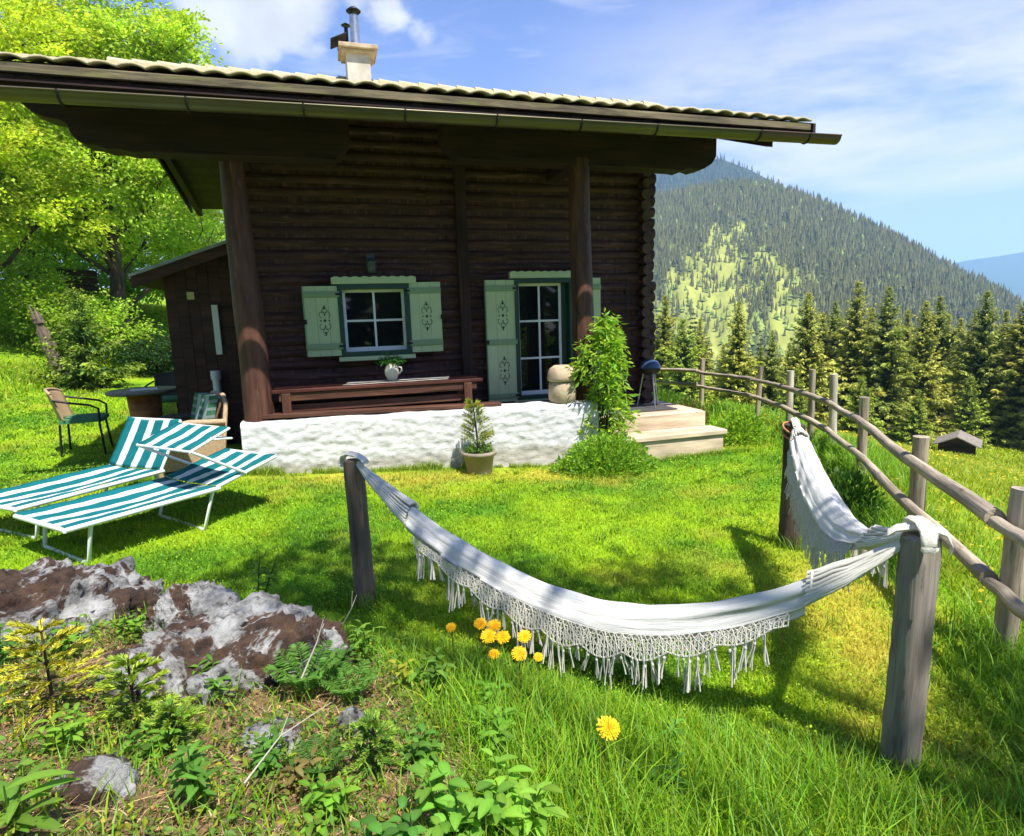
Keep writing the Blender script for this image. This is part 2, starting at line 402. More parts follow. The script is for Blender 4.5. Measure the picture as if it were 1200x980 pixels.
def make_rock():
    m, new, link, b, out = mk('lichen_limestone')
    n = tnoise(new, link, 3.2, (1, 1, 1), 8, .65); n2 = tnoise(new, link, 14, (1, 1, 1), 8, .7); n3 = tnoise(new, link, 2.6, (1, 1, 1.3), 6, .7, dist=.7)
    n4 = tnoise(new, link, 7.0, (1, 1, 1), 8, .72)
    base = ramp(new, link, n4, [(.28, (.028, .026, .023)), (.40, (.13, .125, .115)), (.50, (.27, .265, .25)), (.64, (.43, .42, .40)), (.78, (.60, .59, .56))])
    moss = ramp(new, link, n3, [(.49, (0, 0, 0)), (.53, (1, 1, 1))])
    mossc = ramp(new, link, n2, [(.35, (.018, .010, .007)), (.60, (.075, .038, .020)), (.8, (.15, .12, .04))])
    pits = ramp(new, link, tnoise(new, link, 15, (1, 1, 1), 4, .6), [(.33, (.07, .06, .055)), (.40, (1, 1, 1))])
    c = mixc(new, link, 1.0, mixc(new, link, moss, base, mossc), pits, 'MULTIPLY')
    link(c, b.inputs['Base Color']); b.inputs['Roughness'].default_value = .95
    bump(new, link, b, n4, 1.0, .05); return m
M['rock'] = make_rock()
FENCE_LINE=np.array([(0.6,-3.0),(2.35,0.4),(3.35,2.1),(4.25,3.35),(5.6,5.1),(6.4,6.3),(6.6,6.9),(6.75,7.5),(7.05,8.6),(7.3,10.6),(7.0,13.0),(5.5,22.0),(3.0,40.0),(0.0,70.0)])
MOUND_FOOT=np.array([(-9,5.4),(-4,5.0),(-1.8,4.35),(-0.9,3.85),(0.05,3.25),(1.0,2.3),(1.75,1.7),(2.6,1.2),(3.0,0.6),(3.0,-3)])
BANK_FOOT=np.array([(-4.9,-6),(-4.9,6.0),(-5.1,11.2),(-5.8,15.0),(-5.8,18.0),(-4.2,20.5),(-1.0,23.0),(2.0,40.0),(0,80)])
def side_dist(poly,x,y):
    """signed distance to a polyline: positive on its right hand when walking along it"""
    x=np.asarray(x,float);y=np.asarray(y,float)
    best=np.full(x.shape,1e9);sg=np.zeros(x.shape)
    for (ax,ay),(bx,by) in zip(poly[:-1],poly[1:]):
        dx,dy=bx-ax,by-ay;L2=dx*dx+dy*dy
        t=np.clip(((x-ax)*dx+(y-ay)*dy)/L2,0,1)
        px=ax+t*dx-x;py=ay+t*dy-y
        d=np.hypot(px,py)
        s=np.sign((x-ax)*dy-(y-ay)*dx)
        m=d<best-1e-9
        best=np.where(m,d,best);sg=np.where(m,s,sg)
    return best*sg
def sstep(a,b,v):
    t=np.clip((np.asarray(v,float)-a)/(b-a),0,1);return t*t*(3-2*t)
def hash2(ix,iy,seed=0):
    h=(ix.astype(np.int64)*374761393+iy.astype(np.int64)*668265263+seed*1442695041)&0xffffffff
    h=((h^(h>>13))*1274126177)&0xffffffff
    return ((h^(h>>16))&0xffff)/65535.0
def vnoise(x,y,seed=0):
    x=np.asarray(x,float);y=np.asarray(y,float)
    ix=np.floor(x);iy=np.floor(y);fx=x-ix;fy=y-iy
    fx=fx*fx*(3-2*fx);fy=fy*fy*(3-2*fy)
    a=hash2(ix,iy,seed);b=hash2(ix+1,iy,seed);c=hash2(ix,iy+1,seed);d=hash2(ix+1,iy+1,seed)
    return (a*(1-fx)+b*fx)*(1-fy)+(c*(1-fx)+d*fx)*fy
def fbm(x,y,o=4,seed=0):
    s=0;a=.5
    for i in range(o):
        s=s+a*vnoise(np.asarray(x)*2**i,np.asarray(y)*2**i,seed+i*17);a*=.5
    return s/(1-.5**o)
def mound(x,y):
    s=side_dist(MOUND_FOOT,x,y)
    k=1-.62*sstep(0.2,1.3,x)
    return np.where(s>0,.41*(1-np.exp(-np.maximum(s,0)/.75))*k+.17*sstep(1.25,2.1,s)*k,0)
def ground_z(x,y):
    x=np.asarray(x,float);y=np.asarray(y,float)
    z=.02-.05*(np.clip(x,-6,3.6)-.8)
    z=z+.02*np.clip(y-9,0,20)*sstep(0,-2,x)
    b=-side_dist(BANK_FOOT,x,y)
    b=np.maximum(b,0)
    z=z+.36*np.minimum(b,4.5)*sstep(0,1,b)+.13*np.clip(b-4.5,0,60)
    d=np.maximum(side_dist(FENCE_LINE,x,y),0)
    z=z-(.262*np.minimum(d,20)+.13*np.clip(d-20,0,32)+.45*np.clip(d-52,0,190))*sstep(-1.5,2.0,d)
    z=z+mound(x,y)
    r=np.hypot(x,y)
    z=z+(fbm(x*.9,y*.9,3,5)-.5)*.06*sstep(1.0,4,r)+(fbm(x*.12,y*.12,3,9)-.5)*1.2*sstep(15,50,r)
    return z
def gz(x, y): return float(ground_z(np.array([float(x)]), np.array([float(y)]))[0])
def dirt_mask(x, y):
    """bare earth of the mound: 0..1"""
    s = side_dist(MOUND_FOOT, x, y)
    m = sstep(.25, .8, s) * (1 - sstep(.02, .38, x + (fbm(x * 3, y * 3, 3, 31) - .5) * .5))
    return np.clip(m, 0, 1) * sstep(-3.0, -2.1, x)
def dry_mask(x, y):
    """parched yellowish turf: along the foot of the terrace wall and on the worn path by the fence"""
    n = fbm(x * 1.7, y * 1.7, 4, 77)
    wall = np.exp(-((y - (6.62 - .1 * (x - 1))) / .33) ** 2) * sstep(-.6, .2, x) * (1 - sstep(3.2, 4.0, x))
    pd = side_dist(FENCE_LINE, x, y)
    path = np.exp(-((pd + .75) / .33) ** 2) * sstep(4.5, 3.0, y) * .9
    return np.clip((wall + path) * (.35 + 1.0 * n) + np.clip(n - .56, 0, 1) * 2.2, 0, 1)

# ------------------------------------------------------------------ ground
def make_ground_mat():
    m, new, link, b, out = mk('meadow_ground')
    a = new('ShaderNodeAttribute', attribute_name='Col')
    n = tnoise(new, link, 60, (1, 1, 1), 5, .7); k = ramp(new, link, n, [(.3, (.62, .62, .62)), (.7, (1.25, 1.25, 1.25))])
    link(mixc(new, link, 1.0, a.outputs['Color'], k, 'MULTIPLY'), b.inputs['Base Color']); b.inputs['Roughness'].default_value = .95
    b.inputs['Specular IOR Level'].default_value = .1
    bump(new, link, b, n, .7, .03); return m
M['ground'] = make_ground_mat()
GREEN = np.array((.265, .400, .012)); GREEN_DEEP = np.array((.100, .235, .012)); DRY = np.array((.50, .40, .06)); EARTH = np.array((.22, .145, .08))
def turf_colour(x, y):
    n = sstep(.28, .72, fbm(x * 1.5, y * 1.5, 5, 3))[:, None]; n2 = vnoise(x * 7, y * 7, 8)[:, None]
    c = GREEN_DEEP * (1 - n) + GREEN * n
    c = c * (.8 + .4 * n2)
    d = dry_mask(x, y)[:, None] * .75
    return c * (1 - d) + DRY * d
def build_ground():
    nr, na = 230, 420
    rr = np.concatenate([np.geomspace(.25, 400, nr - 26), np.geomspace(450, 5200, 26)]); an = np.linspace(-math.pi, math.pi, na)
    rg, ag = np.meshgrid(rr, an, indexing='ij')
    x = rg * np.sin(ag); y = rg * np.cos(ag) + .5
    z = ground_z(x, y)
    far = sstep(250, 700, rg); z = z * (1 - far) + (-105.0) * far
    xf, yf = x.ravel(), y.ravel()
    c = turf_colour(xf, yf)
    dm = dirt_mask(xf, yf)[:, None]
    e = EARTH * (.6 + .9 * fbm(xf * 6, yf * 6, 4, 12)[:, None])
    c = c * (1 - dm) + e * dm
    mb = MB(); mb.grid(np.stack([x, y, z], -1), None, c)
    o = mb.build('ground', M['ground']); tag(o, 'sloping mown lawn and meadow around the cabin', kind='structure')
    return o
build_ground()

# ------------------------------------------------------------------ grass
def blades(mb, x, y, z, h, w, lean, col, segs=2, curve=1.0):
    n = len(x); a = rng.uniform(0, 2 * math.pi, n); f = a + rng.uniform(.8, 2.3, n)
    dx, dy = np.cos(a) * lean * h, np.sin(a) * lean * h; wx, wy = np.cos(f) * w * .5, np.sin(f) * w * .5
    rows = []; ts = np.linspace(0, 1, segs + 1)
    for t in ts[:-1]:
        k = (1 - .55 * t)
        px = x + dx * t ** (1 + curve); py = y + dy * t ** (1 + curve); pz = z + h * (t - .28 * lean * t * t)
        rows.append(np.stack([px - wx * k, py - wy * k, pz], -1)); rows.append(np.stack([px + wx * k, py + wy * k, pz], -1))
    rows.append(np.stack([x + dx, y + dy, z + h * (1 - .28 * lean)], -1))
    V = np.stack(rows, 1); m = V.shape[1]; b = (np.arange(n) * m)[:, None]
    F = []
    for i in range(segs - 1): F.append(b + np.array([2 * i, 2 * i + 1, 2 * i + 3, 2 * i + 2]))
    F.append(b + np.array([2 * (segs - 1), 2 * (segs - 1) + 1, 2 * segs]))
    C = np.repeat(col, m, 0)
    mb.add(V.reshape(-1, 3), F, None, C)
def fan(n, r0, r1, a0=-42, a1=78, p=1.0):
    """points spread round the viewpoint, thinning out with distance"""
    r = r0 * (r1 / r0) ** (rng.random(n) ** p); a = np.radians(rng.uniform(a0, a1, n))
    return r * np.sin(a), r * np.cos(a)
def house_clear(x, y):
    inside = ((x > -1.05) & (x < 3.3) & (y > 6.95 - .06 * x) & (y < 16)) | ((x > -2.2) & (x < 4.95) & (y > 8.2) & (y < 15)) | ((x > 3.2) & (x < 5.2) & (y > 6.85) & (y < 9.6))
    return ~inside
def jitter(c, lo=.75, hi=1.3):
    n = len(c); return c * rng.uniform(lo, hi, (n, 1)) * rng.uniform(.9, 1.1, (n, 3))
def lawn_grass():
    mb = MB()
    x, y = fan(350000, 1.6, 17.0, a0=-52, p=.92)
    r = np.hypot(x, y)
    ok = house_clear(x, y) & (side_dist(MOUND_FOOT, x, y) < .25) & (side_dist(FENCE_LINE, x, y) < .1) & (side_dist(BANK_FOOT, x, y) > -.3)
    x, y, r = x[ok], y[ok], r[ok]; n = len(x)
    h = rng.uniform(.022, .05, n) * (.7 + .8 * fbm(x * 1.3, y * 1.3, 3, 41)) * np.maximum(1, r / 9); w = .0042 * np.maximum(1, r / 3.2) * rng.uniform(.7, 1.5, n)
    blades(mb, x, y, ground_z(x, y), h, w, rng.uniform(.2, 1.1, n), jitter(turf_colour(x, y) * 1.12, .65, 1.4), 2)
    # rougher tufts and tiny white daisies
    k = 900; tx, ty = fan(k, 2.0, 12.0, p=.9); ii = np.repeat(np.arange(k), 26); x = tx[ii] + rng.normal(size=len(ii)) * .045; y = ty[ii] + rng.normal(size=len(ii)) * .045
    ok = house_clear(x, y) & (side_dist(MOUND_FOOT, x, y) < .1) & (side_dist(FENCE_LINE, x, y) < -.05) & (side_dist(BANK_FOOT, x, y) > -.1); x, y, ii = x[ok], y[ok], ii[ok]; n = len(x)
    tc = np.array([(.10, .24, .012), (.17, .31, .012), (.34, .40, .02), (.08, .19, .012)])[rng.integers(0, 4, k)][ii]
    blades(mb, x, y, ground_z(x, y), rng.uniform(.035, .085, n), .005 * np.maximum(1, np.hypot(x, y) / 4) * rng.uniform(.7, 1.4, n), rng.uniform(.3, 1.2, n), jitter(tc, .7, 1.3), 2)
    # clover and daisy leaves in the turf
    x, y = fan(75000, 1.8, 14.0, p=.9); ok = house_clear(x, y) & (side_dist(MOUND_FOOT, x, y) < .1) & (side_dist(FENCE_LINE, x, y) < -.1) & (side_dist(BANK_FOOT, x, y) > 0)
    ok &= vnoise(x * 2.3, y * 2.3, 61) > .35
    x, y = x[ok], y[ok]; n = len(x); r = np.hypot(x, y)
    leaf_quads(mb, np.stack([x, y, ground_z(x, y) + rng.uniform(.015, .045, n)], -1), rng.uniform(.008, .016, n) * np.maximum(1, r / 4.5), .8, jitter(np.tile(GREEN * 1.25, (n, 1)), .7, 1.35), flat=.75)
    o = mb.build('lawn_grass', M['grass']); tag(o, 'short bright green lawn grass in front of the cabin', 'grass', kind='stuff')
def leaf_quads(mb, P, L, aspect, col, flat=.4, D=None, fold=.25):
    """n pointed leaves at P; flat: how strongly they lie level; D: preferred growth directions"""
    n = len(P)
    d = rng.normal(size=(n, 3)) if D is None else D + rng.normal(size=(n, 3)) * .35
    d[:, 2] *= (1 - flat * .8); d /= np.linalg.norm(d, axis=1)[:, None] + 1e-9
    nn = rng.normal(size=(n, 3)) * (1 - flat * .75); nn[:, 2] += flat * 1.6
    s = np.cross(nn, d); s /= np.linalg.norm(s, axis=1)[:, None] + 1e-9
    up = np.cross(d, s)
    L = np.broadcast_to(np.asarray(L, float), (n,))[:, None]; W = L * aspect * .5
    a = P; mid = P + d * L * .48
    V = np.stack([a, mid + s * W + up * W * fold, P + d * L - up * L * .08, mid - s * W + up * W * fold], 1)
    b = (np.arange(n) * 4)[:, None]
    mb.add(V.reshape(-1, 3), [b + np.array([0, 1, 2]), b + np.array([0, 2, 3])], None, np.repeat(col, 4, 0))
lawn_grass()
def wild_grass():
    mb = MB()
    # long grass on the lower edge of the mound and in the right foreground
    x = rng.uniform(-4.6, 3.4, 205000); y = rng.uniform(.55, 5.2, 205000)
    s = side_dist(MOUND_FOOT, x, y); dm = dirt_mask(x, y); nz = fbm(x * 2.2, y * 2.2, 3, 55)
    lush = np.maximum(sstep(.1, .55, x), sstep(-2.0, -2.8, x))
    keep = (s > -.22 + .3 * (nz - .5)) & (rng.random(len(x)) < (.55 + .45 * lush) * (1 - .62 * dm)) & (nz > .33 - .2 * lush) & (np.hypot(x, y) > .75)
    x, y, s = x[keep], y[keep], s[keep]; n = len(x); lush = np.maximum(sstep(.1, .55, x), sstep(-2.0, -2.8, x))
    h = (.05 + .145 * rng.random(n) ** 1.7) * (.55 + .55 * lush) * sstep(-.3, .35, s) * (.6 + .8 * fbm(x * 1.4, y * 1.4, 3, 90)) + .03
    c = np.where((rng.random(n) < .5)[:, None], (.15, .34, .014), (.25, .39, .018))
    blades(mb, x, y, ground_z(x, y) - .01, h, rng.uniform(.003, .0068, n), rng.uniform(.15, .9, n), jitter(c, .6, 1.3), 3, .9)
    # rough grass along the fence and round posts
    t = rng.random(26000); k = rng.integers(0, len(FENCE_LINE) - 5, 26000)
    P = FENCE_LINE[k] * (1 - t[:, None]) + FENCE_LINE[k + 1] * t[:, None]
    x = P[:, 0] + rng.normal(size=len(k)) * .32 + .1; y = P[:, 1] + rng.normal(size=len(k)) * .25; keep = (np.hypot(x, y) > 1.3) & (fbm(x * 1.5, y * 1.5, 3, 22) > .42)
    x, y = x[keep], y[keep]; n = len(x)
    blades(mb, x, y, ground_z(x, y) - .01, rng.uniform(.06, .30, n) * (.5 + fbm(x, y, 2, 6)), rng.uniform(.004, .008, n) * np.maximum(1, np.hypot(x, y) / 5), rng.uniform(.2, 1.0, n), jitter(np.tile((.19, .36, .02), (n, 1)), .6, 1.35), 3)
    # uncut grass standing against the terrace wall, posts and steps
    n = 5200; x = rng.uniform(-1.3, 3.3, n); y = 7.32 - .105 * (x + .9) - np.abs(rng.normal(size=n)) * .07 - .03; keep = fbm(x * 4, y * 4, 3, 15) > .38; x, y = x[keep], y[keep]; n = len(x)
    blades(mb, x, y, ground_z(x, y) - .01, rng.uniform(.03, .15, n) * (.3 + 1.2 * fbm(x * 2.4, y, 3, 29)), rng.uniform(.005, .010, n), rng.uniform(.2, .9, n), jitter(np.tile((.24, .34, .03), (n, 1)), .6, 1.3), 2)
    n = 1500; x = rng.uniform(3.4, 5.4, n); y = 6.74 - np.abs(rng.normal(size=n)) * .06; blades(mb, x, y, ground_z(x, y) - .01, rng.uniform(.03, .13, n), rng.uniform(.005, .010, n), rng.uniform(.2, .9, n), jitter(np.tile((.20, .34, .02), (n, 1)), .6, 1.3), 2)
    for q in ((.10, 3.55), (1.985, 1.56), (3.43, 3.76), (3.40, 2.12), (4.25, 3.35)):
        n = 260; a = rng.uniform(0, 6.28, n); d = .06 + np.abs(rng.normal(size=n)) * .06; x = q[0] + np.cos(a) * d; y = q[1] + np.sin(a) * d
        blades(mb, x, y, ground_z(x, y) - .01, rng.uniform(.05, .20, n), rng.uniform(.004, .008, n), rng.uniform(.2, .8, n), jitter(np.tile((.16, .32, .02), (n, 1)), .6, 1.3), 3)
    o = mb.build('wild_grass', M['grass']); tag(o, 'long wild grass around the mound and along the fence', 'grass', kind='stuff')
    # the bank under the trees
    mb = MB()
    x = rng.uniform(-13, 1, 95000); y = rng.uniform(5, 30, 95000); b = -side_dist(BANK_FOOT, x, y)
    keep = (b > -.1) & (b < 8) & house_clear(x, y) & (fbm(x * .9, y * .9, 3, 71) > .35); x, y, b = x[keep], y[keep], b[keep]; n = len(x)
    c = np.where((rng.random(n) < .35)[:, None], (.38, .43, .02), (.22, .38, .02))
    blades(mb, x, y, ground_z(x, y) - .02, rng.uniform(.12, .45, n) * (.4 + fbm(x * .7, y * .7, 3, 14)) * sstep(-.2, .8, b), rng.uniform(.012, .026, n), rng.uniform(.2, .9, n), jitter(c, .6, 1.4), 2)
    leaf_quads(mb, np.stack([x, y, ground_z(x, y) + rng.uniform(.05, .3, n) * sstep(-.2, .8, b)], -1)[::3], rng.uniform(.04, .10, len(x[::3])), .6, jitter(c[::3], .6, 1.4), flat=.5)
    o = mb.build('bank_grass', M['grass']); tag(o, 'tall sunlit grass and weeds on the bank at the left', 'grass', kind='stuff')
    # meadow outside the fence, with yellow flower heads
    mb = MB()
    r = rng.uniform(0, 1, 120000) ** 1.6 * 42; t = rng.random(120000); k = rng.integers(1, 10, 120000)
    P = FENCE_LINE[k] * (1 - t[:, None]) + FENCE_LINE[k + 1] * t[:, None]; a = np.radians(rng.uniform(-10, 62, len(r)))
    x = P[:, 0] + r * np.cos(a); y = P[:, 1] + r * np.sin(a); ok = side_dist(FENCE_LINE, x, y) > .05; x, y, r = x[ok], y[ok], r[ok]; n = len(x)
    q = fbm(x * .4, y * .4, 3, 19)[:, None]; c = np.array((.26, .35, .018)) * (1 - q) + np.array((.38, .39, .03)) * q
    blades(mb, x, y, ground_z(x, y) - .01, rng.uniform(.06, .16, n) * (1 + r * .03), rng.uniform(.006, .010, n) * (1 + r * .22), rng.uniform(.2, 1.0, n), jitter(c, .7, 1.3), 2)
    x, y = x[::45], y[::45]; n = len(x)
    leaf_quads(mb, np.stack([x, y, ground_z(x, y) + rng.uniform(.08, .16, n)], -1), rng.uniform(.02, .035, n) * (1 + np.hypot(x, y) * .05), 1.0, jitter(np.tile((.75, .55, .03), (n, 1)), .8, 1.1), flat=.9)
    o = mb.build('meadow_grass', M['grass']); tag(o, 'sunny meadow grass with yellow flowers outside the fence', 'grass', kind='stuff')
    # dead straw and moss litter on the mound
    mb = MB()
    x = rng.uniform(-2.4, 1.0, 60000); y = rng.uniform(.7, 4.2, 60000); keep = (rng.random(len(x)) < .12 + dirt_mask(x, y)) & (side_dist(MOUND_FOOT, x, y) > .15) & (rng.random(len(x)) < .45 + .7 * (fbm(x * 4, y * 4, 3, 5) - .3)); x, y = x[keep], y[keep]; n = len(x)
    c = np.where((rng.random(n) < .45)[:, None], (.46, .34, .18), (.22, .13, .06))
    blades(mb, x, y, ground_z(x, y), rng.uniform(.012, .05, n), rng.uniform(.002, .005, n), rng.uniform(1.5, 4.0, n), jitter(c, .5, 1.4), 2)
    n = 9000; x = rng.uniform(-2.2, .7, n); y = rng.uniform(.8, 3.9, n); keep = (rng.random(n) < dirt_mask(x, y)) & (fbm(x * 5, y * 5, 3, 8) > .48); x, y = x[keep], y[keep]; n = len(x)
    leaf_quads(mb, np.stack([x, y, ground_z(x, y) + rng.uniform(0, .02, n)], -1), rng.uniform(.012, .04, n), .55, jitter(np.where((rng.random(n) < .4)[:, None], (.42, .24, .09), (.12, .15, .03)), .6, 1.4), flat=.8)
    mb2 = MB(); n = 38000; x = rng.uniform(-2.4, .9, n); y = rng.uniform(.8, 4.2, n); keep = (side_dist(MOUND_FOOT, x, y) > .1) & (fbm(x * 3.1, y * 3.1, 4, 47) > .44); x, y = x[keep], y[keep]; n = len(x)
    leaf_quads(mb2, np.stack([x, y, ground_z(x, y) + rng.uniform(.0, .075, n)], -1), rng.uniform(.012, .034, n), .5, jitter(np.where((rng.random(n) < .3)[:, None], (.28, .32, .03), (.13, .25, .03)), .5, 1.35), flat=.55)
    o = mb2.build('ground_weeds', M['leaf']); tag(o, 'small green weeds and moss growing over the mound', 'weeds', kind='stuff')
    o = mb.build('dead_straw', M['dry']); tag(o, 'dead straw, moss and dry leaves on the earth mound', 'straw', kind='stuff')
wild_grass()
# ------------------------------------------------------------------ cabin
cabin = thing('cabin', 'dark brown log cabin with mossy tiled roof, green shutters and white stone terrace', 'cabin', (1.7, 8.3, 0))
def half_logs(mb, x0, x1, z0, z1, y, pitch=.155, r=.088, holes=(), ends=False):
    """courses of rounded logs along x; holes are (x0, x1, z0, z1) openings"""
    k = 0; z = z0 + pitch / 2
    while z < z1:
        seg = [(x0, x1)]
        for hx0, hx1, hz0, hz1 in holes:
            if z + .06 > hz0 and z - .06 < hz1:
                seg = [q for a, b in seg for q in ((a, min(b, hx0)), (max(a, hx1), b)) if q[1] - q[0] > .03]
        for a, b in seg:
            m = max(2, int((b - a) / .3) + 1); xs = np.linspace(a, b, m); th = np.radians(np.linspace(-92, 92, 9))
            rr = r * (1 + .06 * rng.normal(size=m)); yo = rng.normal() * .006; zo = .006 * np.sin(xs * 1.3 + k)
            P = np.stack([np.broadcast_to(xs[:, None], (m, 9)), y + yo - 1.0 * rr[:, None] * np.cos(th)[None] + .07, z + zo[:, None] + rr[:, None] * .92 * np.sin(th)[None]], -1)
            T = np.stack([np.broadcast_to(xs[:, None], (m, 9)) + k * 3.7, np.broadcast_to(th[None] * .09, (m, 9)) + k * .9, np.full((m, 9), k * 1.7)], -1)
            mb.grid(P[:, ::-1], T[:, ::-1])
        z += pitch; k += 1
mb = MB()
win = (.14, 1.10, 1.36, 2.30); door = (2.52, 3.48, .5, 2.36)
half_logs(mb, -1.08, 4.78, .42, 4.45, 8.3, holes=(win, door))
# backing of the front wall, left open at the window and the door
for x0, x1, z0, z1 in ((-1.08, win[0], .3, 4.6), (win[0], win[1], .3, win[2]), (win[0], win[1], win[3], 4.6), (win[1], door[0], .3, 4.6), (door[0], door[1], door[3], 4.6), (door[1], 4.68, .3, 4.6)):
    mb.bx(x0, x1, 8.31, 8.45, z0, z1)
mb.build('front_wall', M['log'], cabin)
# side walls with log ends that cross the corners
mb = MB(); me_ = MB()
for k in range(26):
    z = .42 + .155 * k
    for X in (-1.0, 4.62):
        rr = .074 * (1 + .07 * rng.normal()); y0 = 8.14 + rng.normal() * .02
        mb.tube([(X, y0, z), (X, 11, z), (X, 14.2, z)], rr, 12, True)
        if X > 0:
            a = np.arange(12) * math.pi / 6
            V = np.concatenate([[(X, y0 - .004, z)], np.stack([X + rr * .96 * np.cos(a), np.full(12, y0 - .003), z + rr * .96 * np.sin(a)], -1)])
            me_.add(V, [np.array([(0, 1 + (i + 1) % 12, 1 + i) for i in range(12)])])
    rr = .080 * (1 + .07 * rng.normal())
    mb.tube([(4.66, 8.29, z + .0775), (4.80 + rng.normal() * .015, 8.29, z + .0775)], rr, 12, True)
mb.bx(-1.02, 4.64, 14.05, 14.2, 0, 4.6)
mb.build('side_wall', M['log'], cabin)
me_.build('log_end', M['log_end'], cabin)
mb = MB(); mb.bx(1.765, 1.915, 8.15, 8.24, .62, 4.2); mb.build('wall_post', M['dark_beam'], cabin, bevel=.008)

# --- terrace: whitewashed stone wall and floor
def front_y(x): return 7.32 - .105 * (x + .9)
mb = MB(); nx, nz = 190, 44
xs = np.linspace(-1.03, 3.22, nx); zs = np.linspace(-.25, .70, nz)
X, Z = np.meshgrid(xs, zs, indexing='ij')
def cell(u, v):
    """rounded field stones under the whitewash"""
    best = np.full(u.shape, 9.)
    iu, iv = np.floor(u), np.floor(v)
    for a in (-1, 0, 1):
        for b in (-1, 0, 1):
            cu = iu + a; cv = iv + b
            du = cu + hash2(cu, cv, 3) - u; dv = cv + hash2(cu, cv, 7) - v
            best = np.minimum(best, du * du + dv * dv)
    return np.sqrt(best)
rough = -.016 * (1 - np.clip(cell(X * 7.5, Z * 16), 0, 1)) + (fbm(X * 9, Z * 14, 4, 2) - .5) * .022 + (fbm(X * 28, Z * 40, 3, 4) - .5) * .016
Y = front_y(X) - .0 + rough - .05 * sstep(.1, -.25, Z)
Y = Y + .05 * sstep(.66, .70, Z)
mb.grid(np.stack([X, Y, Z + (fbm(X * 4, Z * 0 + 1, 3, 9) - .5) * .03 * sstep(.5, .7, Z)], -1))
# top and return faces
topz = .70 + (fbm(xs * 4, xs * 0 + 1, 3, 9) - .5) * .03
mb.grid(np.stack([np.stack([xs, front_y(xs) + .045, topz], -1), np.stack([xs, front_y(xs) + .36, topz], -1)], 1))
mb.grid(np.stack([np.stack([xs, front_y(xs) + .36, topz], -1), np.stack([xs, front_y(xs) + .37, topz * 0 + .45], -1)], 1))
for xe in (-1.03, 3.22):
    yy = np.linspace(0, 1, 16); e = np.stack([np.full((16, 12), xe) + (fbm(yy[:, None] * 9 + 0 * zs[None, :12], zs[None, :12] * 0 + np.linspace(0, 9, 12)[None], 3, 6) - .5) * .02,
        front_y(xe) + .02 + yy[:, None] * 1.1 + np.zeros((16, 12)), np.broadcast_to(np.linspace(-.25, .695, 12)[None], (16, 12))], -1)
    mb.grid(e if xe > 0 else e[::-1])
mb.build('terrace_wall', M['plaster'], cabin)
mb = MB()
for k in range(7): mb.bx(-1.0, 3.2, 7.45 + k * .125, 7.565 + k * .125, .53, .60)
mb.build('terrace_floor', M['bench_top'], cabin)
# --- wooden deck with two steps at the right
deck = MB()
for k in range(9): deck.bx(3.25 + .0, 5.0, 7.23 + k * .245, 7.465 + k * .245, .37, .42)
dk = deck.build('deck', M['deck'], cabin, bevel=.006)
s_ = MB(); s_.bx(3.2, 4.98, 7.13, 7.225, .20, .418); s_.bx(3.2, 4.98, 7.14, 7.2, -.2, .195); s_.build('riser', M['deck'], dk, bevel=.008)
s_ = MB(); s_.bx(3.5, 5.06, 6.74, 7.12, .15, .215); s_.bx(3.5, 5.02, 6.77, 6.84, -.25, .147); s_.build('step', M['deck'], dk, bevel=.01)
s_ = MB(); s_.bx(4.93, 5.02, 7.24, 9.4, -.3, .365); s_.build('side_board', M['deck'], dk, bevel=.006)

# --- pillars and purlins
for X, zb in ((-.85, .60), (3.20, .60)):
    mb = MB(); zz = np.linspace(zb, 3.72, 14)
    Yc = 7.53 if X < 0 else 7.3
    mb.tube(np.stack([X + .015 * np.sin(zz * 1.4), np.full(14, Yc) + .01 * np.cos(zz * 2), zz], -1), np.linspace(.175 if X < 0 else .15, .125 if X < 0 else .13, 14) * (1 + .02 * rng.normal(size=14)), 20, True)
    mb.build('pillar', M['pillar'], cabin)
def carved(x0, x1, z0, z1, left, right):
    P = []
    if left:
        P += [(x0, z1), (x0 + .02, z1 - .09), (x0 + .10, z1 - .17), (x0 + .20, z1 - .215), (x0 + .34, z1 - .245), (x0 + .39, z1 - .28), (x0 + .395, z1 - .33), (x0 + .44, z0 + .09), (x0 + .52, z0 + .05), (x0 + .60, z0 + .045), (x0 + .70, z0 + .012), (x0 + .80, z0 + .018), (x0 + .92, z0 - .006), (x0 + 1.05, z0)]
    else: P += [(x0, z1), (x0, z0 + .20), (x0 + .05, z0 + .12), (x0 + .12, z0 + .08), (x0 + .16, z0)]
    if right:
        P += [(x1 - .62, z0), (x1 - .52, z0 - .012), (x1 - .40, z0 + .03), (x1 - .30, z0 + .004), (x1 - .17, z0 + .035), (x1 - .06, z0 + .10), (x1, z0 + .19), (x1, z1)]
    else: P += [(x1 - .16, z0), (x1 - .12, z0 + .08), (x1 - .05, z0 + .12), (x1, z0 + .20), (x1, z1)]
    return P
for a, b, l, r_, zl in ((-2.66, .40, True, False, 3.56), (1.44, 5.12, False, True, 3.63)):
    mb = MB(); mb.prism(carved(a, b, zl, 4.06, l, r_), (0, 7.20, 0), (1, 0, 0), (0, 0, 1), (0, 1, 0), .26)
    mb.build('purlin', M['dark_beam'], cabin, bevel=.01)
for X in (-.83, 3.20):
    mb = MB(); mb.bx(X - .1, X + .1, 7.47, 8.28, 3.66, 3.9); mb.build('tie_beam', M['dark_beam'], cabin)

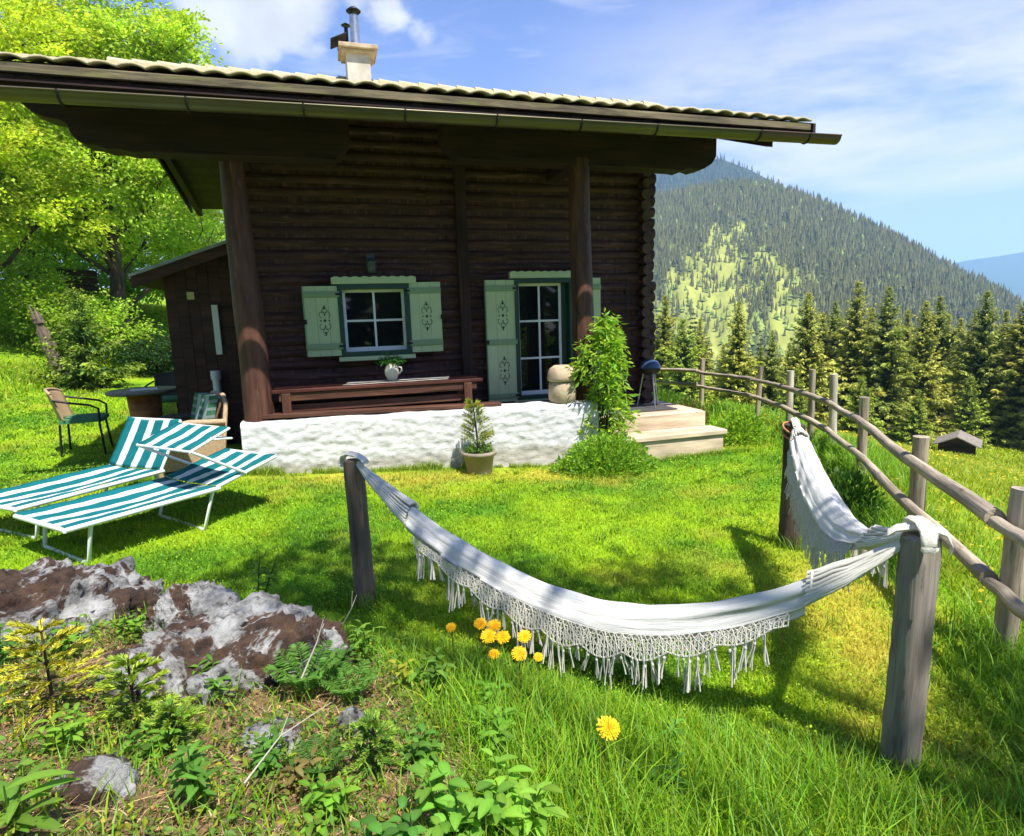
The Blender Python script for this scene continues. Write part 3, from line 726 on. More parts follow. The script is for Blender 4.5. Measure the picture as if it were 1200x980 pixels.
# --- roof
EY, EZ, RY = 6.34, 4.02, 10.0
RX0, RX1 = -2.56, 5.86
RZ = 5.34; BY = 14.75; BZ = 4.46
def roof_tiles(y0, z0, y1, z1, courses, lip):
    mb = MB(); xs = np.arange(RX0, RX1 + .001, .0275); wv = .034 * np.abs(np.sin(xs * math.pi / .225)) ** .8
    rowsY = []; 
    for k in range(courses):
        for t in (0.0, .985): rowsY.append(((k + t) / courses, .022 * (1 - t), k))
    V = np.zeros((len(rowsY), len(xs), 3)); T = np.zeros_like(V)
    for i, (t, l, k) in enumerate(rowsY):
        jit = (hash2(np.floor(xs / .225), np.full(xs.shape, k), 5) - .5) * .016
        V[i] = np.stack([xs, np.full(xs.shape, y0 + (y1 - y0) * t) - jit * 1.4, z0 + (z1 - z0) * t + wv + l + jit * .5], -1); T[i] = V[i] + k * 2.0
    if lip > 0: V = V[:, ::-1]; T = T[:, ::-1]
    mb.grid(V, T); return mb
rt = roof_tiles(EY, EZ, RY, RZ, 11, -1)
roof_p = rt.build('roof', M['tile'], cabin, solid=.022)
roof_tiles(BY, BZ, RY, RZ, 11, 1).build('back_roof', M['tile'], cabin, solid=.022)
mb = MB(); xs = np.linspace(RX0, RX1, 29)
for a, b in zip(xs[:-1], xs[1:]): mb.tube([(a, RY, RZ + .02 + .012), (b + .03, RY, RZ + .02)], [.10, .085], 10)
mb.build('ridge_tile', M['tile'], roof_p)
mb = MB()        # boarding under the tiles
th = .035
for (y0, z0, y1, z1) in ((EY + .05, EZ - .10, RY, RZ - .085), (RY, RZ - .085, BY - .05, BZ - .10)):
    n = 14
    for k in range(n):
        ya, yb = y0 + (y1 - y0) * k / n, y0 + (y1 - y0) * (k + .97) / n; za, zb = z0 + (z1 - z0) * k / n, z0 + (z1 - z0) * (k + .97) / n
        mb.prism([(ya, za), (yb, zb), (yb, zb - th), (ya, za - th)], (RX0 + .05, 0, 0), (0, 1, 0), (0, 0, 1), (1, 0, 0), RX1 - RX0 - .1)
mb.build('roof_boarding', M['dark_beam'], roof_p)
mb = MB()
for X in np.arange(RX0 + .16, RX1, .86):
    for (y0, z0, y1, z1) in ((EY + .12, EZ - .14, RY, RZ - .125), (RY, RZ - .125, BY - .1, BZ - .14)):
        mb.prism([(y0, z0), (y1, z1), (y1, z1 - .14), (y0, z0 - .13)], (X - .05, 0, 0), (0, 1, 0), (0, 0, 1), (1, 0, 0), .10)
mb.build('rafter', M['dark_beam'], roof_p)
mb = MB()        # mossy eaves board below the tile edge and a second board lower down
mb.bx(RX0, RX1 - .02, EY + .0, EY + .035, EZ - .085, EZ - .012)
mb.build('eaves_board', M['eave'], roof_p, bevel=.004)
mb = MB(); mb.bx(RX0, RX1 - .1, EY + .015, EY + .05, EZ - .225, EZ - .165); mb.bx(RX0, RX1 - .1, EY - .02, EY + .05, EZ - .165, EZ - .15)
for X in np.arange(RX0 + .16, RX1 - .2, .86): mb.bx(X - .055, X + .055, EY + .04, EY + .11, EZ - .16, EZ - .09)
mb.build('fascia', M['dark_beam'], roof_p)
# barge boards along the verges
for X in (RX0 - .03, RX1 + .0):
    mb = MB()
    for (y0, z0, y1, z1) in ((EY - .02, EZ - .01, RY, RZ - .0), (RY, RZ, BY, BZ - .01)):
        mb.prism([(y0, z0), (y1, z1), (y1, z1 - .20), (y0, z0 - .20)], (X, 0, 0), (0, 1, 0), (0, 0, 1), (1, 0, 0), .035)
    mb.build('barge_board', M['dark_beam'], roof_p)
# --- gutter: an open half round trough with brackets
def trough(mb, x0, x1, r=.078):
    a = np.radians(np.linspace(180, 360, 11)); xs = np.linspace(x0, x1, 5)
    gzc = lambda x: 3.742 + .0105 * (x + 2.4)
    for rr, flip in ((r, False), (r - .006, True)):
        P = np.stack([np.broadcast_to(xs[:, None], (5, 11)), EY - .115 + rr * np.cos(a)[None] + 0 * xs[:, None], gzc(xs)[:, None] + rr * np.sin(a)[None]], -1)
        mb.grid(P[:, ::-1] if flip else P)
    mb.tube([(x0, EY - .115 - r, gzc(x0) + .004), (x1, EY - .115 - r, gzc(x1) + .004)], .011, 8)
    for X in (x0, x1):
        P = np.stack([np.full(11, X), EY - .115 + r * np.cos(a), gzc(X) + r * np.sin(a)], -1); mb.add(P, [np.arange(11)])
    return gzc
mb = MB(); gzc = trough(mb, -2.85, 4.98); gut = mb.build('gutter', M['gutter'], cabin)
mb = MB(); trough(mb, 4.985, 6.12, .082); mb.build('gutter_end', M['gutter_brown'], cabin)
mb = MB(); a = np.radians(np.linspace(172, 368, 13))
for X in (-2.7, -1.98, -1.02, -.05, .88, 1.80, 2.72, 3.62, 4.96, 5.66):
    P = np.stack([np.full(13, X), EY - .115 + .085 * np.cos(a), gzc(X) + .085 * np.sin(a)], -1)
    mb = MB(); mb.tube(P, .010, 6); mb.build('bracket', M['iron'], gut)

# --- chimney
ch = MB(); ch.bx(.56, .89, 9.42, 9.78, 4.6, 5.62); chim = ch.build('chimney', plain('chimney_render', (.42, .37, .30), (.62, .57, .48), 5, .9, bumps=.5, bscale=20), roof_p, bevel=.01)
mb = MB(); mb.bx(.46, 1.00, 9.33, 9.87, 5.62, 5.68); mb.bx(.50, .96, 9.37, 9.83, 5.58, 5.62); mb.build('chimney_cap', M['stoneware'], chim, bevel=.008)
mb = MB(); mb.tube([(.71, 9.55, 5.66), (.71, 9.55, 6.12)], .065, 14); mb.build('flue', M['steel'], chim)
mb = MB(); mb.lathe([(.0, 6.235), (.05, 6.225), (.105, 6.18), (.10, 6.172), (.0, 6.19)], (.71, 9.55, 0), 16)
for q in range(3): mb.bar((.71 + .055 * math.cos(q * 2.1), 9.55 + .055 * math.sin(q * 2.1), 6.1), (.71 + .07 * math.cos(q * 2.1), 9.55 + .07 * math.sin(q * 2.1), 6.19), .012, .006)
mb.tube([(.60, 9.72, 5.66), (.60, 9.72, 6.03)], .028, 10); mb.lathe([(0, 6.10), (.07, 6.055), (0, 6.06)], (.60, 9.72, 0), 12); mb.build('flue_cowl', M['iron'], chim)
mb = MB(); mb.bar((.36, 9.5, 5.70), (.58, 9.5, 5.80), .34, .012, (0, 0, 1)); mb.bar((.46, 9.5, 5.62), (.46, 9.5, 5.74), .02, .02, (1, 0, 0)); mb.build('flue_lid', M['iron'], chim)

# --- window, door, shutters
def scroll(mb, cx, cz, y, h):
    """painted stencil: two mirrored pairs of scrolls with buds"""
    r = h * .016
    for sx in (-1, 1):
        for sz in (-1, 1):
            t = np.linspace(0, 1, 26)
            ang = t * 4.6; rad = h * .115 * (1 - .62 * t)
            px = sx * (h * .105 - rad * np.cos(ang) * .95); pz = sz * (h * .165 + rad * np.sin(ang) * 1.25)
            P = np.stack([cx + px, np.full(26, y), cz + pz], -1); mb.tube(P, r, 5, squash=.5)
            t = np.linspace(0, 1, 12); P = np.stack([cx + sx * h * (.02 + .06 * np.sin(t * 3.1)), np.full(12, y), cz + sz * h * (.26 + .14 * t)], -1); mb.tube(P, r * .8, 5, squash=.5)
    for dz, s in ((0, .05), (.40, .045), (-.40, .045), (.46, .028), (-.46, .028), (.17, .025), (-.17, .025)):
        q = h * s; mb.prism([(-q, 0), (0, -q * 1.2), (q, 0), (0, q * 1.2)], (cx, y - .003, cz + dz * h), (1, 0, 0), (0, 0, 1), (0, 1, 0), .006)
    for sx in (-1, 1):
        q = h * .03; mb.prism([(-q, 0), (0, -q), (q, 0), (0, q)], (cx + sx * h * .13, y - .003, cz), (1, 0, 0), (0, 0, 1), (0, 1, 0), .006)
def shutter(x0, x1, z0, z1, bats, orns, edge):
    mb = MB(); n = 3
    for k in range(n): mb.bx(x0 + (x1 - x0) * k / n + .001, x0 + (x1 - x0) * (k + 1) / n - .001, 8.13, 8.155, z0, z1)
    s = mb.build('shutter', M['green_light'], cabin, bevel=.003)
    for zb in bats: mb = MB(); mb.bx(x0 + .0, x1 - .0, 8.108, 8.1295, zb - .035, zb + .035); mb.build('batten', M['green_mid'], s, bevel=.004)
    if edge: mb = MB(); mb.bx(x0 - .014, x0 - .001, 8.105, 8.155, z0, z1); mb.build('edge_strip', M['green_mid'], s, bevel=.003)
    for zo, h in orns: mb = MB(); scroll(mb, (x0 + x1) / 2 + .02, zo, 8.127, h); mb.build('ornament', M['ornament'], s)
    xa = x1 if edge else x0
    for zb in bats[:1] + bats[-1:]: mb = MB(); mb.bx(xa - .05, xa + .03, 8.10, 8.107, zb - .014, zb + .014); mb.build('hinge', M['iron'], s)
    mb = MB(); mb.bx((x0 if edge else x1) - .02, (x0 if edge else x1) + .02, 8.098, 8.104, (z0 + z1) / 2 - .03, (z0 + z1) / 2 + .03)
    mb.build('latch', M['iron'], s)
    return s
shutter(-.255, .185, 1.375, 2.265, [1.50, 2.16], [(1.83, .40)], True)
shutter(1.055, 1.50, 1.375, 2.30, [1.50, 2.19], [(1.85, .40)], False)
shutter(2.125, 2.56, .615, 2.315, [.70, 1.46, 2.20], [(1.83, .42), (1.06, .42)], True)
shutter(3.43, 3.86, .615, 2.33, [.70, 1.46, 2.20], [(1.83, .42), (1.06, .42)], False)
def header(x0, x1, z, h=.10):
    n = 9; P = [(x0, z), (x1, z), (x1, z + h * .75)]
    for k in range(n * 6):
        t = (k + .5) / (n * 6); P.append((x1 + (x0 - x1) * t, z + h * .78 + .018 * abs(math.sin(t * math.pi * n))))
    P.append((x0, z + h * .75)); return P
def opening(name, x0, x1, z0, z1, cols, rows, trim):
    fr = MB()
    fr.prism(header(x0 - .07, x1 + .10, z1 + .012), (0, 8.10, 0), (1, 0, 0), (0, 0, 1), (0, 1, 0), .06)
    root_ = fr.build(name, M['green_light'], cabin, bevel=.003)
    q = MB(); q.bx(x0 - .04, x1 + .04, 8.10, 8.30, z0 - .10, z0 - .045); q.build('sill', M['green_light'], root_, bevel=.003)
    d = MB(); w = .055
    d.bx(x0 - .005, x0 + w, 8.115, 8.44, z0 - .04, z1 + .01); d.bx(x1 - w, x1 + .005, 8.115, 8.44, z0 - .04, z1 + .01)
    d.bx(x0 + w, x1 - w, 8.115, 8.44, z1 - w, z1 + .01); d.bx(x0 + w, x1 - w, 8.115, 8.44, z0 - .04, z0 + w - .04)
    d.build('frame', M['green_dark'], root_, bevel=.003)
    s = MB(); a0, a1, b0, b1 = x0 + w, x1 - w, z0 + w - .04, z1 - w; sw = .038; Y0, Y1 = 8.225, 8.262
    if name == 'door': a1 -= .09
    s.bx(a0, a0 + sw, Y0, Y1, b0, b1); s.bx(a1 - sw, a1, Y0, Y1, b0, b1); s.bx(a0 + sw, a1 - sw, Y0, Y1, b0, b0 + sw * 1.5); s.bx(a0 + sw, a1 - sw, Y0, Y1, b1 - sw, b1)
    for k in range(1, cols): q = a0 + (a1 - a0) * k / cols; s.bx(q - .014, q + .014, Y0 + .003, Y1 - .002, b0 + sw * 1.5, b1 - sw)
    for k in range(1, rows): q = b0 + (b1 - b0) * k / rows; s.bx(a0 + sw, a1 - sw, Y0 + .006, Y1 - .004, q - .014, q + .014)
    sa = s.build('sash', M['white_paint'], root_, bevel=.003)
    if name == 'door':
        q = MB(); q.bx(a1 + .001, a1 + .088, 8.215, 8.44, b0, b1); q.build('jamb', M['green_dark'], root_)
    p = MB(); p.bx(a0 + .01, a1 - .01, 8.243, 8.248, b0 + .01, b1 - .01); p.build('pane', M['glass'], root_)
    return root_
opening('window', .165, 1.075, 1.40, 2.275, 2, 2, True)
opening('door', 2.545, 3.42, .665, 2.325, 2, 3, True)
# wall lantern above the window
mb = MB(); mb.bx(.56, .66, 8.17, 8.215, 2.52, 2.66); mb.lathe([(.03, 2.42), (.055, 2.44), (.07, 2.56), (.03, 2.61), (.0, 2.62)], (.61, 8.11, 0), 8, smooth=False)
mb.build('wall_lamp', plain('lamp_iron', (.03, .035, .035), (.07, .08, .08), 20, .5), cabin)

# --- lean-to shed on the left
shed = thing('shed', 'small dark brown board lean-to shed beside the cabin with sloping grey roof', 'shed', (-1.7, 9.4, .15))
mb = MB(); x0, x1, y0 = -2.06, -1.092, 9.25
n = 7
for k in range(n):
    a, b = x0 + (x1 - x0) * k / n, x0 + (x1 - x0) * (k + 1) / n - .004
    za, zb = 2.48 + .36 * (a - x0), 2.48 + .36 * (b - x0)
    mb.prism([(a, 0), (b, 0), (b, zb), (a, za)], (0, y0 - (.008 if k % 2 else 0), 0), (1, 0, 0), (0, 0, 1), (0, 1, 0), .03)
mb.bx(x0, x0 + .03, y0 + .03, 12.0, 0, 2.46); mb.bx(x0 + .03, x1, 11.97, 12.0, 0, 2.46)
mb.build('wall', M['shed'], shed)
mb = MB(); zz = lambda x: 2.475 + .36 * (x - x0)
mb.prism([(-2.38, zz(-2.38) + .10), (-1.085, zz(-1.085) + .10), (-1.085, zz(-1.085) + .14), (-2.38, zz(-2.38) + .14)], (0, 8.92, 0), (1, 0, 0), (0, 0, 1), (0, 1, 0), 3.3)
sr = mb.build('roof', plain('roofing_felt', (.20, .23, .22), (.33, .37, .36), 6, .7), shed)
mb = MB(); mb.prism([(-2.36, zz(-2.36) - .04), (-1.09, zz(-1.09) - .04), (-1.09, zz(-1.09) + .098), (-2.36, zz(-2.36) + .098)], (0, 8.95, 0), (1, 0, 0), (0, 0, 1), (0, 1, 0), .035)
mb.prism([(-2.34, zz(-2.34) + .0), (-1.09, zz(-1.09) + .0), (-1.09, zz(-1.09) + .095), (-2.34, zz(-2.34) + .095)], (0, 8.99, 0), (1, 0, 0), (0, 0, 1), (0, 1, 0), 3.1)
mb.build('barge_board', M['shed'], sr, bevel=.004)
mb = MB(); mb.bx(-1.79, -1.70, 9.226, 9.238, 2.18, 2.28); mb.build('notice', M['yellow_note'], shed)
mb = MB(); mb.bx(-1.50, -1.42, 9.205, 9.236, 1.42, 2.10); mb.build('board', M['plastic_white'], shed, bevel=.003)
mb = MB(); mb.tube([(-1.53, 9.16, .1), (-1.53, 9.16, 1.12)], .05, 12); mb.tube([(-1.53, 9.16, 1.08), (-1.53, 9.16, 1.2)], .066, 12); mb.build('drain_pipe', M['plastic_white'], shed)

# ------------------------------------------------------------------ on the terrace
t = thing('bench', 'long low reddish brown wooden bench on the terrace below the shuttered window', 'bench', (.6, 7.7, .6))
mb = MB()
for k in range(3): mb.bx(-.67, 1.86, 7.42 + k * .215, 7.63 + k * .215, 1.0, 1.04)
mb.build('seat', M['bench_top'], t, bevel=.006)
mb = MB(); mb.bx(-.60, 1.78, 7.44, 7.475, .90, .995); mb.build('rail', M['bench'], t, bevel=.005)
mb = MB(); mb.bx(-.55, 1.72, 7.50, 7.54, .76, .85); mb.build('rail', M['bench'], t, bevel=.005)
for X in (-.52, 1.66):
    
    mb = MB(); mb.bx(X - .05, X + .05, 7.405, 7.438, .60, .995); mb.build('leg', M['bench'], t, bevel=.005)
    mb = MB(); mb.bx(X - .045, X + .045, 7.9, 7.98, .60, .995); mb.build('leg', M['bench'], t, bevel=.005)
mb = MB(); mb.bar((-.80, 7.44, .745), (2.02, 7.20, .725), .16, .045); mb.build('footboard', M['bench'], t, bevel=.006)
mb = MB(); xs = np.linspace(.16, 1.45, 40); ys = np.linspace(7.47, 7.86, 9)
X, Y = np.meshgrid(xs, ys, indexing='ij')
Zc = 1.047 + .010 * (fbm(X * 5, Y * 5, 3, 33)) + .0
Y = Y + .012 * np.sin(X * 9) ; X2 = X + (Y - 7.6) * .25
mb.grid(np.stack([X2, Y, Zc], -1))
o = mb.build('table_runner', M['runner'], loc=(.8, 7.66, 1.04), solid=.004); tag(o, 'pale patterned cloth runner lying on the long wooden bench', 'cloth')
t = thing('flower_vase', 'cream ceramic jug holding a green leafy bunch on the bench', 'vase', (.74, 7.66, 1.055))
mb = MB(); mb.lathe([(0, 1.056), (.05, 1.056), (.062, 1.08), (.088, 1.14), (.09, 1.19), (.07, 1.235), (.058, 1.255), (.066, 1.27), (.058, 1.268), (.05, 1.25), (.0, 1.24)], (.74, 7.66, 0), 24)
mb.tube([(.815, 7.62, 1.23), (.855, 7.6, 1.22), (.86, 7.6, 1.18), (.825, 7.615, 1.14)], .011, 8); mb.build('jug', M['ceramic'], t)
mb = MB(); n = 420; a = rng.uniform(0, 6.28, n); q = rng.random(n) ** .6
P = np.stack([.74 + np.cos(a) * q * .17, 7.66 + np.sin(a) * q * .12, 1.27 + rng.random(n) * .13 * (1.2 - q)], -1)
leaf_quads(mb, P, rng.uniform(.03, .065, n), .28, jitter(np.tile((.05, .17, .025), (n, 1)), .5, 1.5), flat=.3)
for q in range(16):
    a = rng.uniform(0, 6.28); e = rng.uniform(.08, .17); mb.tube([(.74, 7.66, 1.22), (.74 + math.cos(a) * e * .5, 7.66 + math.sin(a) * e * .4, 1.33), (.74 + math.cos(a) * e, 7.66 + math.sin(a) * e * .7, 1.36)], [.003, .0025, .001], 4, col=(.06, .15, .03))
mb.build('foliage', M['leaf'], t)
t = thing('stone_mushroom', 'weathered round sandstone mushroom sculpture on the terrace wall by the door', 'sculpture', (2.83, 7.12, .70))
c = (2.83, 7.12, 0)
mb = MB(); mb.lathe([(0, .69), (.14, .69), (.175, .74), (.18, .82), (.172, .92), (.165, .955), (.15, .965), (0, .965)], c, 28, wob=.02); mb.build('stem', M['stoneware'], t)
mb = MB(); mb.lathe([(0, .968), (.17, .972), (.185, .985), (.188, 1.02), (.18, 1.08), (.155, 1.135), (.10, 1.172), (.0, 1.18)], c, 28, wob=.02); mb.build('cap', M['stoneware'], t)
t = thing('door_mat', 'dark bristle mat lying on the wooden deck by the log corner', 'mat', (4.2, 7.9, .425))
mb = MB(); mb.bx(3.45, 4.72, 7.42, 8.1, .424, .438); mb.build('mat', M['mat'], t, bevel=.004)
# kettle grill on the deck
t = thing('grill', 'small blue kettle grill on thin legs beside the log corner', 'grill', (4.46, 7.75, .42))
g = np.array((4.46, 7.75, 0))
mb = MB(); mb.lathe([(0, .90), (.08, .915), (.13, .95), (.15, 1.0), (.152, 1.01), (.14, 1.008), (0, .96)], g, 20); mb.build('bowl', M['iron'], t)
mb = MB(); mb.lathe([(.155, 1.012), (.15, 1.045), (.115, 1.10), (.06, 1.128), (0, 1.134)], g, 20); mb.tube([(4.44, 7.75, 1.13), (4.44, 7.75, 1.165), (4.48, 7.75, 1.165), (4.48, 7.75, 1.13)], .008, 6); mb.build('lid', M['grill_blue'], t)
for q in range(3):
    a = q * 2.094 + .4; mb = MB(); mb.tube([g + (.10 * math.cos(a), .10 * math.sin(a), .93), g + (.19 * math.cos(a), .19 * math.sin(a), .425)], .011, 8); mb.build('leg', M['steel'], t)
# wrought iron piece on the wall
mb = MB(); cxx, cz = 4.30, 2.0
mb.tube([(cxx, 8.17, cz + .32), (cxx, 8.17, cz - .32)], .012, 6); mb.tube([(cxx - .26, 8.17, cz), (cxx + .10, 8.17, cz + .01)], .010, 6)
tt = np.linspace(0, 2.6, 14); mb.tube(np.stack([cxx + .02 + .2 * np.sin(tt), np.full(14, 8.165), cz - .32 + .16 * (1 - np.cos(tt)) * .8], -1), .008, 6)
mb.tube(np.stack([cxx - .22 + .07 * np.cos(tt * 2), np.full(14, 8.165), cz - .08 + .07 * np.sin(tt * 2)], -1), .008, 6); mb.bx(cxx - .018, cxx + .018, 8.168, 8.24, cz + .1, cz + .14)
o = mb.build('wrought_iron_hook', M['iron'], loc=(cxx, 8.2, cz)); tag(o, 'thin dark wrought iron ornament hanging on the log wall right of the pillar', 'ornament')
# ------------------------------------------------------------------ posts and hammocks
def weathered_post(name, label, base, top, r0, r1, material, n=18, squash=1.0, group=None):
    b = np.array(base, float); t_ = np.array(top, float)
    mb = MB(); m = 26; t = np.linspace(0, 1, m); a = np.arange(n) * 2 * math.pi / n
    prof = 1 + .06 * np.sin(a * 3 + base[0] * 5) + .05 * np.sin(a * 5 + 1) + .03 * np.sin(a * 8 + 2); off = rng.uniform(-9, 9)
    V = np.zeros((m, n, 3)); T = np.zeros((m, n, 3))
    for i in range(m):
        rr = (r0 + (r1 - r0) * t[i]) * prof * (1 + .02 * np.sin(t[i] * 9 + a * 2)) * (1 + .014 * rng.normal(size=n))
        if i == m - 1: rr = rr * .93
        c = b + (t_ - b) * t[i]
        V[i] = c + np.stack([rr * np.cos(a), squash * rr * np.sin(a), np.zeros(n)], -1)
        T[i] = np.stack([np.full(n, c[2] + off), rr * np.cos(a), rr * np.sin(a)], -1)
    mb.grid(np.concatenate([V, V[:, :1]], 1)[:, ::-1], np.concatenate([T, T[:, :1]], 1)[:, ::-1])
    # checked end grain
    V2 = np.concatenate([[t_ + (0, 0, .012)], V[-1] * .55 + t_ * .45 + (0, 0, .010), V[-1]]); k = np.arange(n)
    mb.add(V2, [np.stack([np.zeros(n, int), 1 + k, 1 + (k + 1) % n], -1), np.stack([1 + k, 1 + n + k, 1 + n + (k + 1) % n, 1 + (k + 1) % n], -1)], V2 * (30, 3, 3))
    o = mb.build(name, material, loc=tuple(b)); tag(o, label, 'post', group); return o
PA, PB, PC = np.array((.09, 3.57)), np.array((1.99, 1.55)), np.array((3.42, 3.74))
zA, zB, zC = .965, .93, .885
HG = 'posts carrying the hammocks'
weathered_post('hammock_post', 'slim grey split post left of the dandelions carrying a hammock end', (.10, 3.55, -.15), (.085, 3.58, zA), .062, .056, M['post_dark'], group=HG, squash=.8)
weathered_post('hammock_post', 'thick cracked grey post in the foreground where both hammocks meet', (1.985, 1.56, -.25), (1.995, 1.55, zB), .064, .064, M['grey_wood'], group=HG)
weathered_post('hammock_post', 'brown post near the fence carrying the far hammock end', (3.43, 3.76, -.35), (3.42, 3.74, zC), .080, .074, M['bark'], group=HG)

def hammock(label, A, zA_, B, zB_, sag, halfw, t0, t1, near, knot_side):
    """white cotton hammock: gathered cords, pleated cloth, crocheted border and fringe on both edges"""
    A = np.asarray(A); B = np.asarray(B); d = B - A; L = np.linalg.norm(d); u = d / L; nrm = np.array([u[1], -u[0]]) * near
    rt = thing('hammock', label, 'hammock', (*((A + B) / 2), sag), 'white hammocks with fringes')
    def path(t):
        lo = .56; e = np.abs(np.where(np.asarray(t) < lo, (t - lo) / lo, (t - lo) / (1 - lo))); z = sag + (np.where(np.asarray(t) < lo, zA_, zB_) - sag) * (.8 * e ** 1.7 + .2 * e ** 3)
        return z
    def width(t):
        q = np.clip((t - t0) / (t1 - t0), 0, 1); return .05 + (halfw - .05) * np.sin(math.pi * q) ** .6
    def at(t, off, dz):
        t = np.asarray(t, float); p = A[None] + d[None] * t[:, None] + nrm[None] * np.asarray(off)[:, None]
        return np.stack([p[:, 0], p[:, 1], path(t) + dz], -1)
    # cloth: closed folded section with long pleats
    nt, ns = 90, 48
    ts = np.linspace(t0, t1, nt); w = width(ts); a = np.linspace(0, 2 * math.pi, ns)
    P = np.zeros((nt, ns, 3)); T = np.zeros((nt, ns, 3))
    for i in range(nt):
        q = np.clip((ts[i] - t0) / (t1 - t0), 0, 1); pl = .30 * (1 - math.sin(math.pi * q)) + .07
        rr = 1 + pl * np.sin(a * 7 + .4) * .5 + pl * .4 * np.sin(a * 12 + ts[i] * 3)
        ox = w[i] * np.cos(a) * rr; oz = (.052 * (w[i] / halfw) ** .5 + .0) * np.sin(a) * rr * np.where(np.sin(a) > 0, .45, 1.5)
        oz = oz + .004 * np.sin(a * 17 + ts[i] * 9) + .005 * np.sin(a * 5 + ts[i] * 23 + 1) * np.sin(ts[i] * 40) + .003 * rng.normal(size=ns).cumsum() / 4 * 0
        oz = oz - .07 * np.maximum(ox / halfw, 0) * (w[i] / halfw) - .035 * np.maximum(-ox / halfw, 0) * (w[i] / halfw) - .02 * np.maximum(np.cos(a), 0) ** 3 * (w[i] / halfw)
        P[i] = at(np.full(ns, ts[i]), ox, oz); T[i] = np.stack([np.full(ns, ts[i] * L), a * .1, np.zeros(ns)], -1)
    mb = MB(); mb.grid(P, T)
    for i in (0, nt - 1): mb.add(P[i][:-1], [np.arange(ns - 1)])
    mb.build('cloth', M['cotton'], rt)
    # dark stitched seam near the edge, border of crochet work, fringe
    net = MB(); frg = MB(); 
    for side in (1, -1):
        def rim(t): 
            wv = width(t); return side * wv * 1.0, -(.09 if side > 0 else .035) * (wv / halfw) ** 2 - .004
        tt = np.linspace(t0 + .02, t1 - .02, int(L / .0125)); ox, oz = rim(tt)
        def depth(t): 
            q = np.clip((t - t0) / (t1 - t0), 0, 1); sc = np.abs(np.sin(t * L / .21 * math.pi)); return (.045 + .075 * np.sin(math.pi * q)) * (.72 + .34 * sc)
        dp = depth(tt); rim_p = at(tt, ox, oz); flare = side * (.012 + 0 * tt)
        low = at(tt, ox + flare * 2, oz - dp)
        lerp = lambda k, f: rim_p[k] * (1 - f) + low[k] * f
        n = len(tt)
        for f in (0.03, .22, .62, 1.0): 
            net.tube(np.stack([lerp(k, f) for k in range(n)]) , .0042 if f in (.03, 1.0) else .0032, 4, False)
        for step, sp in ((3, 5), (-3, 5), (9, 4), (-9, 4), (0, 2)):
            for k in range(0, n, sp):
                j = k + step
                if 0 <= j < n:
                    m_ = 5 if abs(step) > 4 else 3
                    pts = np.stack([lerp(int(round(k + (j - k) * f)), f) for f in np.linspace(.02 if step else .22, 1, m_)])
                    pts = pts + (nrm[0] * side * .004, nrm[1] * side * .004, 0)
                    net.tube(pts, .0030, 3, False)
        # leaf-shaped crochet motifs between the cords
        k = np.arange(4, n - 6, 3); f = rng.uniform(.3, .85, len(k)); c = np.stack([lerp(a_, b_) for a_, b_ in zip(k, f)])
        for q, cc in zip(k, c):
            e = np.array([u[0], u[1], (rim_p[min(q + 1, n - 1)] - rim_p[q])[2] / .0125])
            s1 = e * rng.uniform(.010, .016); s2 = np.array([0, 0, rng.uniform(.009, .015)]); sh = np.array([nrm[0], nrm[1], 0]) * side * .003
            net.add(np.array([cc - s1, cc - s2, cc + s1, cc + s2]) + sh, [np.array([0, 1, 2, 3])])
        s_ = 0.0; pos = tt[0] + .01
        while pos < tt[-1] - .01:
            k = int((pos - tt[0]) / (tt[1] - tt[0])); p0 = low[k]; sc = abs(math.sin(pos * L / .21 * math.pi))
            ln = rng.uniform(.10, .15) * (.75 + .45 * sc); ns_ = rng.integers(4, 7)
            sway = rng.normal(size=2) * .012
            for q in range(ns_):
                o2 = rng.normal(size=3) * (.0035, .0035, 0); e2 = rng.normal(size=2) * .009 + sway; l2 = ln * rng.uniform(.82, 1.05)
                frg.tube([p0 + o2, p0 + (o2[0] + e2[0] * .2, o2[1] + e2[1] * .2, -l2 * .35), p0 + (o2[0] + e2[0] * .7, o2[1] + e2[1] * .7, -l2 * .7), p0 + (o2[0] + e2[0], o2[1] + e2[1], -l2)], [.0028, .0026, .0030, .0038], 4, True)
            frg.lathe([(0, .012), (.006, .006), (.007, 0), (.005, -.008), (0, -.01)], p0 - (0, 0, .012 + .02 * rng.random()), 6)
            pos += (.030 if sc > .45 else .052) / L * rng.uniform(.8, 1.3)
    net.build('lace_border', M['cord'], rt); frg.build('fringe', M['cord'], rt)
    # gathered cords running to the post tops
    for (ta, tb, PP, zP) in ((t0, .012, A, zA_), (t1, .988, B, zB_)):
        c = MB(); pos = np.linspace(0, 1, 8); sgn = -1 if ta < .5 else 1
        for q in range(26):
            ang = q / 26 * 2 * math.pi; w0 = width(np.array([ta]))[0]
            tt = ta + (tb - ta) * pos; g = (1 - pos) ** .8 * 1.0 + .14; 
            ox = w0 * np.cos(ang) * g * 1.1; oz = .034 * np.sin(ang) * g - .045 * np.maximum(np.cos(ang), 0) * g + .003 * rng.normal(size=8)
            c.tube(at(tt, ox, oz), .0068 * (1.0 - .1 * pos), 6, True)
        e = at(np.array([ta]), [0.], [0.])[0]
        aa = np.linspace(0, 2 * math.pi, 16); w0 = width(np.array([ta]))[0]
        if sgn > 0: c.tube(at(np.full(16, ta + .006), w0 * 1.1 * np.cos(aa), .042 * np.sin(aa) - .045 * np.maximum(np.cos(aa), 0)), .006, 5, False)
        # the loop laid over the post
        side = -u if ta < .5 else u
        p3 = np.array([PP[0], PP[1]]); rr = .085
